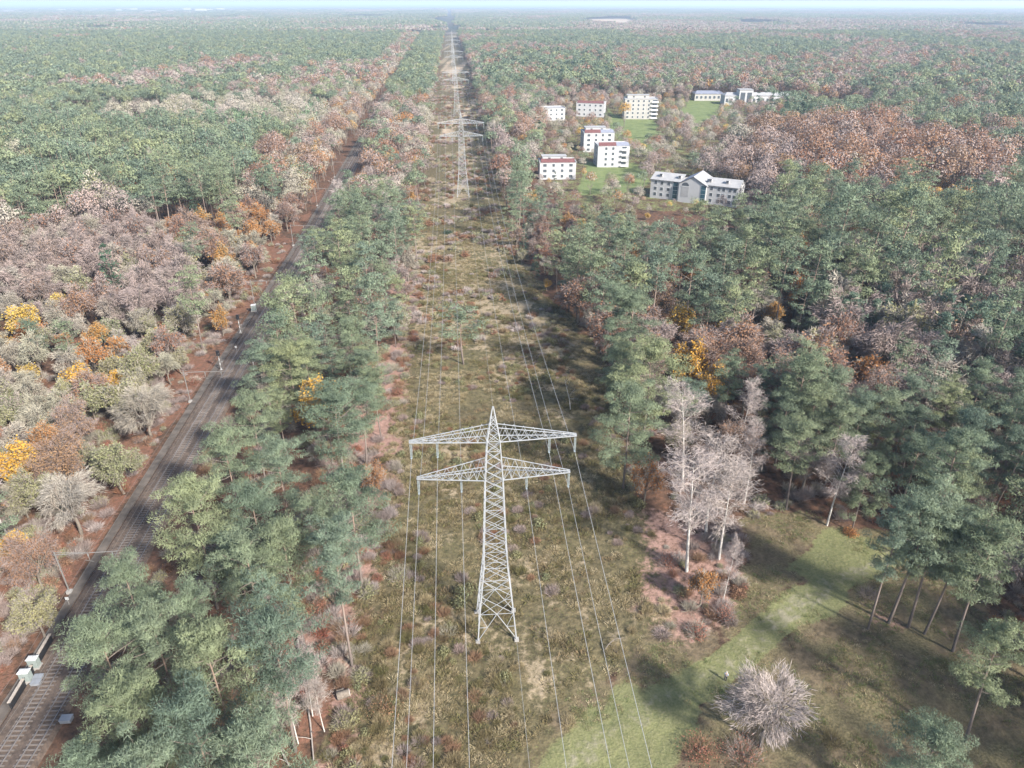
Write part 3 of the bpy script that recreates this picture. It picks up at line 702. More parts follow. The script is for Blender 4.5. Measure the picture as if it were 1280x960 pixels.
# the pale pavilion with the dark glass front, and the slate roofed hall
def low_hall(name, label, px0, px1, py, d_, h_, wall, roof, glass=None, tower=None):
    a = np.array(ground(px0, py)); c = np.array(ground(px1, py)); L = np.linalg.norm(c - a); m_ = (a + c) / 2
    t = thing(name, label, 'building', (*m_, 0), math.atan2(c[1] - a[1], c[0] - a[0]))
    for q in (-.35, 0, .35): footprint(m_[0] + q * (c - a)[0], m_[1] + q * (c - a)[1] + d_ / 2, L * .25)
    b = MB(); b.box(0, d_ / 2, h_ / 2 - .5, L, d_, h_ + 1); b.build('wall', [wall], t)
    b = MB(); v = np.array([(-L / 2 - .4, -.5, h_), (L / 2 + .4, -.5, h_), (L / 2 + .4, d_ + .5, h_), (-L / 2 - .4, d_ + .5, h_), (-L / 2 + 3, d_ / 2, h_ + 2.2), (L / 2 - 3, d_ / 2, h_ + 2.2)])
    b.add(v, [(0, 1, 5, 4), (2, 3, 4, 5), (1, 2, 5, 5), (3, 0, 4, 4), (3, 2, 1, 0)]); b.build('roof', [roof], t)
    n_ = int(L / 4)
    for i in range(n_): win(t, -L / 2 + 2 + i * 4, 0, h_ * .5, 2.2, h_ * .4, 0)
    if tower:
        tx, tw, th = tower
        b = MB(); b.box(tx, 3.0, th / 2 - .5, tw, 10, th + 1); tw_o = b.build('entrance_tower', ['white'], t)
        for q in (-.24, .24):
            b = MB(); b.box(tx + q * tw, -2.03, th * .5, tw * .34, .06, th * .72); b.build('pane', ['pane'], tw_o)
        b = MB(); b.box(tx, 3, th + .6, tw + .5, 10.5, .2); b.bar((tx, 3, th), (tx, 3, th + 3.4), .12); b.build('roof', ['roofgrey'], tw_o)
low_hall('pavilion', 'pale pavilion with two dark glass panels behind the dark spruces', 905, 992, 131, 14, 7.5, 'white', 'roofgrey', tower=(-13, 12, 12))
low_hall('slate_hall', 'long low hall with slate grey roof beside the pale pavilion', 868, 904, 126, 14, 6, 'cream', 'roofdark')
low_hall('garage_row', 'long dark flat garage row at the far edge of the copper beeches', 1018, 1104, 141, 7, 3.6, 'black', 'roofdark')
low_hall('forest_lodge', 'small white roofed lodge deep in the pine forest across the railway', 308, 332, 104, 9, 5.0, 'white', 'roofgrey')

# parked vehicles in front of the garage row
def make_car(label, loc, rz, van, paint):
    t = thing('parked_van' if van else 'parked_car', label, 'van' if van else 'car', loc, rz, 'vehicles by the garage row')
    L, W, Hh = (5.4, 2.0, 2.4) if van else (4.4, 1.8, 1.45)
    pr = [(-L / 2, .35), (-L / 2, Hh * .55 if not van else Hh * .95), (-L * .42 if van else -L * .3, Hh), (L * .2 if van else L * .1, Hh), (L * .34, Hh * .6), (L / 2, Hh * .5), (L / 2, .35)]
    b = MB(); n_ = len(pr); v = [(p[0], s * W / 2, p[1]) for s in (-1, 1) for p in pr]
    b.add(v, [(i, i + 1, n_ + i + 1, n_ + i) for i in range(n_ - 1)] + [(n_ - 1, 0, n_, 2 * n_ - 1)])
    for o_ in (0, n_): b.add([v[o_ + i] for i in range(n_)], [(0, 1, 5, 6), (1, 2, 3, 4), (1, 4, 5, 5)] if o_ else [(6, 5, 1, 0), (4, 3, 2, 1), (5, 4, 1, 1)])
    bo = b.build('body', [paint], t)
    b = MB()
    for s in (-1, 1): b.box(-.1, s * (W / 2 + .01), Hh * .78, L * .45, .03, Hh * .26)
    b.box(L * .275, 0, Hh * .8, .05, W * .8, Hh * .3); b.build('window', ['pane'], t)
    for xx in (-L * .3, L * .3):
        for s in (-1, 1):
            b = MB(); b.tube([(xx, s * (W / 2 - .2), .33), (xx, s * (W / 2 + .02), .33)], [.33, .33], 12); b.build('wheel', ['tyre'], t)
for i, (px, van, pt, lab) in enumerate(((1022, True, 'carwhite', 'white van parked at the end of the garage row nearest the spruces'), (1034, False, 'cardark', 'dark car parked between the first two white vehicles'), (1046, False, 'carwhite', 'white car parked third along the garage row'),
                                        (1058, False, 'cardark', 'dark car parked fourth along the garage row'), (1068, True, 'carwhite', 'white van parked in the middle of the garage row'), (1082, False, 'cardark', 'dark car parked last but one along the garage row'), (1094, False, 'carwhite', 'white car parked at the far end of the garage row'))):
    gx_, gy_ = ground(px, 145.5); make_car(lab, (gx_, gy_, 0), rad(-75), van, pt)

# far town on the horizon
for i in range(16):
    px = [40, 62, 84, 118, 142, 172, 205, 222, 240, 262, 281, 296, 306, 318, 340, 352][i]
    D_ = 7000 + 700 * math.sin(i * 2.1); gx_ = (px - 640) / F * D_ * 1.0; hgt = [20, 16, 22, 18, 24, 20, 26, 30, 24, 20, 34, 36, 28, 32, 24, 20][i]; wd = 40 + 22 * (i % 3)
    nm = ['white', 'long white', 'broad pale'][i % 3]
    t = thing('distant_block', f'{nm} far town block, {["first","second","third","fourth","fifth","sixth","seventh","eighth","ninth","tenth","eleventh","twelfth","thirteenth","fourteenth","fifteenth","last"][i]} along the hazy skyline towards the power line', 'town block', (gx_, D_, 0), 0, 'town blocks on the hazy skyline')
    b = MB(); b.box(0, 0, hgt / 2, wd, 20, hgt); b.build('wall', ['farwall'], t)
    b = MB(); b.box(0, 0, hgt + .6, wd + 1, 21, 1.2); b.box(wd * .2, 0, hgt + 3, 8, 8, 4); b.build('roof', ['roofgrey'], t)
# ------------------------------------------------------------------ tree shapes
def rdir(r, n): return norm(r.normal(size=(n, 3)))
def pads(mb, r, centres, radius, flat, nb, ln, wd, mat, up=0.35, ctr=None):
    """clumps of needles or leaves about each centre, facing outward"""
    for c, R in zip(centres, radius):
        o = rdir(r, nb); o[:, 2] = np.abs(o[:, 2]) * 0.9 - 0.22; o = norm(o)
        P = c + o * R * np.array([1, 1, flat]) * (0.35 + 0.65 * r.random((nb, 1)) ** 0.5)
        N = norm(o * np.array([1, 1, 1.3]) + 0.32 * r.normal(size=(nb, 3)))
        N = norm(N + np.array([0, 0, .45])); D = rdir(r, nb); D = norm(D - .8 * (D * N).sum(1, keepdims=True) * N + .3 * o + np.array([0, 0, up * .3]))
        mb.blades(P - D * ln * 0.3, D, ln * (0.7 + 0.6 * r.random(nb)), wd * (0.7 + 0.6 * r.random(nb)), N, mat)
def curve(a, d, L, n, r, rise=0.0, wob=0.1):
    P = [np.array(a, float)]; d = np.array(d, float)
    for i in range(n):
        d = d + np.array([0, 0, rise / n]) + wob * r.normal(size=3) / n ** 0.5; d = d / np.linalg.norm(d)
        P.append(P[-1] + d * L / n)
    return np.array(P), d
def lobes(mb, r, cs, rs, flat, nb, ln, wd, mat, noise_=.25, zlow=-.35):
    for c, R in zip(cs, rs):
        o = rdir(r, nb); o[:, 2] = np.where(o[:, 2] < zlow, -o[:, 2], o[:, 2])
        P = c + o * R * np.array([1, 1, flat]) * (.78 + .26 * r.random((nb, 1))); N = norm(o * np.array([1, 1, 1 / flat]) + noise_ * r.normal(size=(nb, 3))); D = norm(np.cross(o, rdir(r, nb)))
        L = ln * (.7 + .6 * r.random(nb)); mb.blades(P - D * L[:, None] * .5, D, L, wd * (.7 + .6 * r.random(nb)), N, mat)
def crown_lobes(r, n, h, base, R, ctr, rz):
    cs = []; rs = []; a0 = r.random() * 6
    for i in range(n):
        t = (i + .5) / n; zz = 1 - 1.25 * t; rr = math.sqrt(max(0, 1 - zz * zz)); a = a0 + i * 2.4 + .3 * r.normal(); k = .62 * (.85 + .3 * r.random())
        cs.append(np.array([ctr[0] + R * k * rr * math.cos(a), ctr[1] + R * k * rr * math.sin(a), ctr[2] + rz * .55 * zz + .4 * r.normal()])); rs.append(R * (.46 + .14 * r.random()))
    return cs, rs
LODS = {'hi': 0, 'mid': 1, 'low': 2, 'min': 3}
def pine(seed, lod, h=21.0, R=4.2, base=0.52, flat=0.5, lean=0.0, nl=24, mat='pine', shape='round'):
    r = np.random.default_rng(seed); q = LODS[lod]
    tr = MB(); n = 8
    bend = r.normal(size=2) * 0.35; az = r.random() * 6.28
    zs = np.linspace(0, 1, n)
    P = np.stack([np.cos(az) * lean * h * zs ** 1.5 + bend[0] * np.sin(zs * 3), np.sin(az) * lean * h * zs ** 1.5 + bend[1] * np.sin(zs * 2.4), zs * h * 0.97 - 0.3], 1)
    sides = (7, 5, 4, 3)[q]
    tr.tube(P, 0.24 * (1 - 0.8 * zs) * h / 20, sides, smooth_=True)
    top = lambda z: np.array([np.interp(z, P[:, 2], P[:, 0]), np.interp(z, P[:, 2], P[:, 1]), z])
    cr = MB(); nl = int(nl * (1, 0.75, 0.5, 0.28)[q])
    cs = []; rs = []; ga_ = r.random() * 6
    for i in range(nl):
        t = (i + 0.5) / nl; z = h * (base + (0.985 - base) * t ** 0.9)
        if shape == 'round': pr = math.sqrt(max(0.03, 1 - (max(0, t - 0.25) / 0.78) ** 2)) * min(1, 0.62 + 1.1 * t)
        elif shape == 'cone': pr = 1.05 - t * 0.97
        else: pr = min(1, 0.35 + 1.1 * t) * (1 if t < .85 else .75)
        L = R * pr * (0.7 + 0.5 * r.random()); ga_ += 2.4 + 0.5 * r.normal()
        el = rad({'round': -4, 'cone': -6, 'flat': 4}[shape] + 50 * t * t + 8 * r.normal())
        d = np.array([math.cos(ga_) * math.cos(el), math.sin(ga_) * math.cos(el), math.sin(el)])
        B, dd = curve(top(z), d, L, 4, r, 0.35, 0.16)
        if q < 2: cr.tube(B, np.linspace(0.075, 0.02, 5) * h / 20, 4 if q == 0 else 3, 1, cap=False)
        for u in ((0.5, 0.78, 1.0), (0.6, 1.0), (0.75,), (0.7,))[q]:
            c = np.array([np.interp(u, np.linspace(0, 1, 5), B[:, k]) for k in range(3)])
            k_ = 2 if (q == 0 and u > 0.9 and L > 1.8) else 1
            for _ in range(k_):
                side = r.normal(size=3) * np.array([0.55, 0.55, 0.22]) * (L / 3.2)
                cs.append(c + side); rs.append((0.72 + 0.55 * r.random()) * (0.75 + 0.25 * u) * (1, 1.25, 1.7, 2.1)[q] * R / 4.2)
    for u in ((.9, .94, .98), (.92, .98), (.97,), (.97,))[q]:
        for _ in range((3, 2, 1, 1)[q]): cs.append(top(h * u) + r.normal(size=3) * np.array([.5, .5, .1]) * (0 if u > .96 else 1)); rs.append((.65 + .3 * r.random()) * (1, 1.2, 1.6, 2.0)[q] * R / 4.2)
    if q >= 2:
        if shape == 'cone':
            cs = [np.array([0, 0, h * t]) for t in (.2, .4, .6, .78, .93)]; rs = [R * (1.08 - .92 * t) for t in (.2, .4, .6, .78, .93)]; fl = 1.25
        else:
            zc = h * (base + .98) / 2; cs, rs = crown_lobes(r, 9 if q == 2 else 6, h, base, R * 1.12, top(zc), h * (1 - base) * .5); fl = .68; rs = [x_ * (.85 if q == 2 else 1.05) for x_ in rs]
        lobes(cr, r, cs, rs, fl, (48, 28)[q - 2], (.72, 1.15)[q - 2] * (R / 4.2) ** .5, (.5, .85)[q - 2] * (R / 4.2) ** .5, 0, .22)
        return tr, cr, ['pinebark'], [mat, 'bark']
    nb, ln, wd = ((150, 0.44, 0.062), (56, 0.55, 0.17), (24, 0.95, 0.5), (15, 1.6, 1.0))[q]
    pads(cr, r, cs, rs, flat, nb, ln * (R / 4.2) ** .5, wd * (R / 4.2) ** .5, 0)
    return tr, cr, ['pinebark'], [mat, 'bark']
def spruce(seed, lod, h=17.0, R=3.2, mat='spruce', base=0.06):
    r = np.random.default_rng(seed); q = LODS[lod]; tr = MB(); cr = MB()
    zs = np.linspace(0, 1, 5); tr.tube(np.stack([0 * zs, 0 * zs, zs * h * .98 - .3], 1), 0.2 * (1.02 - zs) * h / 17, (6, 5, 4, 3)[q], smooth_=True)
    nl = int((15, 11, 7, 4)[q]); cs = []; rs = []
    for i in range(nl):
        t = (i + .4) / nl; z = h * (base + (1 - base) * t); L = R * (1 - t) ** 0.85 + .15
        m_ = max(3, int((9, 7, 5, 4)[q] * (1 - .6 * t))); a0 = r.random() * 6
        for k in range(m_):
            a = a0 + k * 2 * math.pi / m_ + .25 * r.normal(); l = L * (.75 + .45 * r.random())
            for u in ((.45, .9), (.8,), (.7,), (.6,))[q]:
                cs.append(np.array([math.cos(a) * l * u, math.sin(a) * l * u, z - .18 * l * u + .1])); rs.append((.35 + .32 * L * .55) * (1, 1.25, 1.5, 1.9)[q])
    cs.append(np.array([0, 0, h * .98])); rs.append(.3)
    nb, ln, wd = ((15, .55, .2), (10, .8, .36), (7, 1.2, .7), (6, 1.8, 1.2))[q]
    pads(cr, r, cs, rs, .55, nb, ln, wd, 0, up=-.05)
    return tr, cr, ['bark'], [mat, 'bark']
def broad(seed, lod, h=17.0, R=5.4, base=0.24, elmin=38, twig='twig', leaf=None, leafn=0.0, bark='bark', ov=1.0, twigs=1.0, sparse=1.0):
    """broadleaf crown: limbs, boughs, branches, a haze of fine twigs, and leaves where some are left"""
    r = np.random.default_rng(seed); q = LODS[lod]; tr = MB(); cr = MB()
    zt = h * base; n = 5; zs = np.linspace(0, 1, n)
    wob = r.normal(size=2) * .25
    T = np.stack([wob[0] * np.sin(zs * 3), wob[1] * np.sin(zs * 2.5), zs * zt - .3 * (1 - zs)], 1); tr.tube(T, np.linspace(.32, .2, n) * h / 17, (8, 6, 4, 3)[q], smooth_=True)
    ctr = np.array([0, 0, h * (base + 1) * .5 + .02 * h]); rz_ = h * (1 - base) * .5 * ov
    nl = (8, 7, 5, 4)[q]; tips = []; dirs = []
    for i in range(nl):
        a = 2 * math.pi * (i + .4 * r.normal()) / nl; el = rad(elmin + (78 - elmin) * ((i * 0.618) % 1))
        if i == nl - 1: el = rad(85)
        d = np.array([math.cos(a) * math.cos(el), math.sin(a) * math.cos(el), math.sin(el)])
        # distance to the crown's outline along this limb
        e = d / np.array([R, R, rz_ * 1.6]); L = .62 / np.linalg.norm(e)
        B, dd = curve(T[-1] - (0, 0, .15 * zt * r.random()), d, L, 4, r, .25, .14)
        cr.tube(B, np.linspace(.17, .07, 5) * h / 17, (5, 4, 3, 3)[q], 1, cap=False)
        for k in range((5, 4, 4, 3)[q]):
            u = .4 + .6 * (k + r.random()) / 5; p = np.array([np.interp(u, np.linspace(0, 1, 5), B[:, j]) for j in range(3)])
            d2 = norm(dd + .75 * rdir(r, 1)[0] + .25 * norm(p - ctr) + (0, 0, .25)); l2 = R * .42 * (.7 + .6 * r.random())
            B2, dd2 = curve(p, d2, l2, 3, r, .15, .2)
            if q < 3: cr.tube(B2, np.linspace(.07, .03, 4) * h / 17, (4, 3, 3, 3)[q], 1, cap=False)
            for m_ in range((5, 4, 2, 1)[q]):
                u = .45 + .55 * (m_ + r.random()) / 5; p3 = np.array([np.interp(u, np.linspace(0, 1, 4), B2[:, j]) for j in range(3)])
                d3 = norm(dd2 + .8 * rdir(r, 1)[0] + .35 * norm(p3 - ctr)); l3 = R * .2 * (.7 + .6 * r.random())
                if q < 2: cr.tube(np.array([p3, p3 + d3 * l3]), np.array([.03, .012]) * h / 17, 3, 1, cap=False)
                tips.append(p3 + d3 * l3 * .75); dirs.append(d3)
    if q >= 2:
        cs, rs = crown_lobes(r, 11 if q == 2 else 7, h, base, R * 1.05, ctr + (0, 0, .04 * h), rz_ * 1.15); s_ = (R / 5) ** .5; tot = (70, 36)[q - 2]
        lf = min(.85, leafn) * (sparse if leaf else 1) if leaf else 0
        lobes(cr, r, cs, rs, .85, int(tot * (1 - .75 * lf)), (.72, 1.15)[q - 2] * s_, (.36, .62)[q - 2] * s_, 0, .24)
        if leaf: lobes(cr, r, cs, [x_ * 1.04 for x_ in rs], .85, max(3, int(tot * 1.0 * lf)), (.6, 1.0)[q - 2] * s_, (.46, .78)[q - 2] * s_, 2, .25)
        return tr, cr, [bark], [twig, bark] + ([leaf] if leaf else [])
    tips = np.array(tips); dirs = np.array(dirs)
    nt, ln, wd = ((34, .85, .045), (22, 1.1, .11), (26, 1.2, .24), (34, 1.5, .42))[q]
    nt = max(1, int(nt * twigs)); s_ = R / 5.4; ln *= s_
    I = np.repeat(np.arange(len(tips)), nt); o = norm(tips[I] - ctr)
    P = tips[I] + r.normal(size=(len(I), 3)) * (.38, .45, .7, 1.1)[q] * s_
    D = norm(.7 * dirs[I] + .55 * o + .75 * rdir(r, len(I)) + (0, 0, .18))
    cr.blades(P - D * ln * .35, D, ln * (.6 + .8 * r.random(len(I))), wd, norm(o + .4 * r.normal(size=o.shape)), 0)
    mats = [twig, bark]
    if leaf:
        mats.append(leaf); nf, lf, wf = ((34, .34, .26), (30, .45, .36), (26, .7, .6), (22, 1.1, .95))[q]
        nf = max(1, int(nf * leafn)); keep = r.random(len(tips)) < sparse
        I = np.repeat(np.arange(len(tips))[keep], nf); o = norm(tips[I] - ctr)
        P = tips[I] + r.normal(size=(len(I), 3)) * (.55, .62, .8, 1.2)[q] * s_
        cr.blades(P, norm(rdir(r, len(I)) + .3 * o), lf * (.7 + .6 * r.random(len(I))), wf, norm(o + .55 * r.normal(size=o.shape) + (0, 0, .3)), 2)
    return tr, cr, [bark], mats
def birch(seed, lod, h=20.0, R=2.9):
    r = np.random.default_rng(seed); q = LODS[lod]; tr = MB(); cr = MB()
    zs = np.linspace(0, 1, 8); ln_ = r.normal(size=2) * .05
    P = np.stack([ln_[0] * h * zs + .2 * np.sin(zs * 4), ln_[1] * h * zs + .2 * np.sin(zs * 3 + 1), zs * h * .94 - .3], 1); tr.tube(P, .17 * (1.05 - zs) * h / 20, (7, 5, 4, 3)[q], smooth_=True)
    nl = (26, 18, 10, 6)[q]; tips = []; dirs = []
    for i in range(nl):
        t = (i + .5) / nl; z = h * (.3 + .66 * t); a = i * 2.4 + .5 * r.normal(); L = R * (1.15 - .75 * t) * (.7 + .5 * r.random()) * (.75 if t < .15 else 1.15)
        el = rad(48 + 14 * r.normal()); d = np.array([math.cos(a) * math.cos(el), math.sin(a) * math.cos(el), math.sin(el)])
        p = np.array([np.interp(z, P[:, 2], P[:, 0]), np.interp(z, P[:, 2], P[:, 1]), z]); B, dd = curve(p, d, L * 1.35, 4, r, -.1, .12)
        if q < 3: cr.tube(B, np.linspace(.05, .015, 5) * h / 20, 3, 1, cap=False)
        for u in ((.4, .55, .7, .85, 1.), (.5, .75, 1.), (.6, 1.), (.8,))[q]:
            tips.append([np.interp(u, np.linspace(0, 1, 5), B[:, k]) for k in range(3)]); dirs.append(dd)
    tips = np.array(tips); dirs = np.array(dirs); nt, ln, wd = ((32, .8, .042), (24, 1.0, .11), (10, 1.8, .36), (10, 2.2, .65))[q]
    I = np.repeat(np.arange(len(tips)), nt); o = norm(tips[I] * (1, 1, 0) + .01)
    Pp = tips[I] + r.normal(size=(len(I), 3)) * (.36, .45, .6, .9)[q]
    D = norm(.5 * dirs[I] + .3 * o + .8 * rdir(r, len(I)) + (0, 0, .05))
    cr.blades(Pp - D * ln * .3, D, ln * (.6 + .8 * r.random(len(I))), wd, norm(o + .6 * r.normal(size=o.shape)), 0)
    return tr, cr, ['birchbark'], ['birchtwig', 'palebark']
def bush(seed, lod, R=1.5, h=1.8, twig='mauve', leaf=None):
    r = np.random.default_rng(seed); q = LODS[lod]; cr = MB(); n = (420, 130, 50, 24)[q]
    a = r.random(n) * 6.28; rr = R * .5 * r.random(n) ** .5; el = rad(35) + r.random(n) * rad(55)
    P = np.stack([np.cos(a) * rr, np.sin(a) * rr, 0 * a], 1); D = norm(np.stack([np.cos(a) * np.cos(el), np.sin(a) * np.cos(el), np.sin(el)], 1) + .35 * r.normal(size=(n, 3)))
    cr.blades(P, D, h * (.6 + .5 * r.random(n)), (.03, .1, .25, .45)[q], rdir(r, n), 0)
    m = [twig]
    if leaf:
        n = int(n * 1.1); o = rdir(r, n); o[:, 2] = np.abs(o[:, 2]); P = o * np.array([R, R, h]) * (.2 + .85 * r.random((n, 1)))
        cr.blades(P, rdir(r, n), (.2, .4, .8, 1.2)[q], (.15, .3, .6, .9)[q], norm(o + .5 * r.normal(size=o.shape)), 1); m.append(leaf)
    return cr, m

# species: (builder, arguments of each variant, look words of each variant)
SPEC = {
 'pine': ('pine_tree', 'pine tree', [(pine, dict(h=20, R=4.9, base=.40, nl=28), 'full round'), (pine, dict(h=21, R=4.3, base=.5, flat=.42, shape='flat'), 'flat topped'), (pine, dict(h=19.5, R=5.4, base=.32, nl=32), 'broad bushy'),
                             (pine, dict(h=21.5, R=4.0, base=.46, lean=.06), 'slim leaning'), (pine, dict(h=18, R=4.6, base=.26, nl=32, flat=.6), 'low branched'), (pine, dict(h=20, R=5.2, base=.5, flat=.4, shape='flat'), 'umbrella shaped')]),
 'young': ('young_pine', 'young pine', [(pine, dict(h=10, R=2.1, base=.15, nl=22, shape='cone', mat='young', flat=.7), 'pointed'), (pine, dict(h=8.5, R=1.9, base=.12, nl=20, shape='cone', mat='young', flat=.7), 'short'), (pine, dict(h=11, R=2.3, base=.25, nl=22, mat='young', flat=.7), 'rounded')]),
 'light': ('young_conifer', 'young conifer', [(pine, dict(h=11, R=2.3, base=.15, nl=22, shape='cone', mat='light', flat=.7), 'pointed'), (pine, dict(h=10, R=2.1, base=.15, nl=20, shape='cone', mat='light', flat=.7), 'narrow')]),
 'spruce': ('spruce_tree', 'spruce', [(spruce, dict(h=18, R=3.3), 'dark pointed'), (spruce, dict(h=15, R=3.6), 'dark broad'), (spruce, dict(h=20, R=3.0), 'dark tall')]),
 'bare': ('bare_tree', 'bare tree', [(broad, dict(h=16, R=5.0), 'beige twiggy'), (broad, dict(h=17.5, R=4.3, ov=1.05), 'upright beige'), (broad, dict(h=14, R=5.2, base=.18), 'wide beige'), (broad, dict(h=15, R=4.4, leaf='olive', leafn=.35), 'olive tinged')]),
 'mauve': ('bare_tree', 'bare tree', [(broad, dict(h=17, R=5.0, twig='mauve', twigs=1.2), 'mauve twiggy'), (broad, dict(h=15, R=4.6, twig='mauve', twigs=1.2), 'lower mauve'), (broad, dict(h=18, R=4.6, twig='mauve', leaf='copper', leafn=.15), 'mauve brown'), (broad, dict(h=13, R=5.0, base=.26, elmin=46, twig='birchtwig', twigs=1.0, ov=1.15), 'pale pink')]),
 'copper': ('beech_tree', 'beech tree', [(broad, dict(h=18, R=6.2, twig='mauve', leaf='copper', leafn=.55), 'copper brown'), (broad, dict(h=19, R=6.6, twig='mauve', leaf='copper', leafn=.85), 'leafy copper'), (broad, dict(h=16, R=4.6, twig='mauve', leaf='copper', leafn=.4, sparse=.7), 'thin copper')]),
 'orange': ('autumn_tree', 'autumn tree', [(broad, dict(h=15, R=4.4, leaf='orange', leafn=.9), 'orange'), (broad, dict(h=13, R=3.8, leaf='orange', leafn=.7, sparse=.75), 'patchy orange')]),
 'gold': ('autumn_tree', 'autumn tree', [(broad, dict(h=14, R=4.0, leaf='gold', leafn=.9), 'golden'), (broad, dict(h=12, R=3.4, leaf='gold', leafn=.7, sparse=.8), 'patchy golden')]),
 'olive': ('olive_green_tree', 'leafy tree', [(broad, dict(h=15, R=4.6, leaf='olive', leafn=.9), 'pale olive'), (broad, dict(h=14, R=4.0, leaf='olive', leafn=.7), 'thin olive')]),
 'birch': ('birch_tree', 'birch', [(birch, dict(h=20, R=2.9), 'white stemmed'), (birch, dict(h=17, R=2.5), 'shorter white'), (birch, dict(h=22, R=3.2), 'tall white')]),
}
ORDER = list(SPEC)
_cache = {}
def proto(sp, v, lod):
    """meshes of trunk and crown, made once and shared"""
    k = (sp, v, lod)
    if k not in _cache:
        fn, kw, _ = SPEC[sp][2][v]; tr, cr, mt, mc = fn(1000 + 97 * ORDER.index(sp) + 13 * v, lod, **kw)
        _cache[k] = (tr.mesh('trunk', mt), cr.mesh('crown', mc), tr, cr, mt, mc)
    return _cache[k]
def hgt(sp, v): return SPEC[sp][2][v][1].get('h', 16)
def plant(sp, v, x_, y_, s, rz, label, group, sz=None):
    d = math.hypot(x_, y_); lod = 'hi' if d < 150 else ('mid' if d < 330 else 'low')
    name, cat, _ = SPEC[sp]; t = thing(name, label, cat, (x_, y_, hz(x_, y_)), rz, group); t.scale = (s, s, sz or s)
    p = proto(sp, v, lod)
    for nm, me_ in (('trunk', p[0]), ('crown', p[1])):
        o = bpy.data.objects.new(nm, me_); C.objects.link(o); o.parent = t
    return t

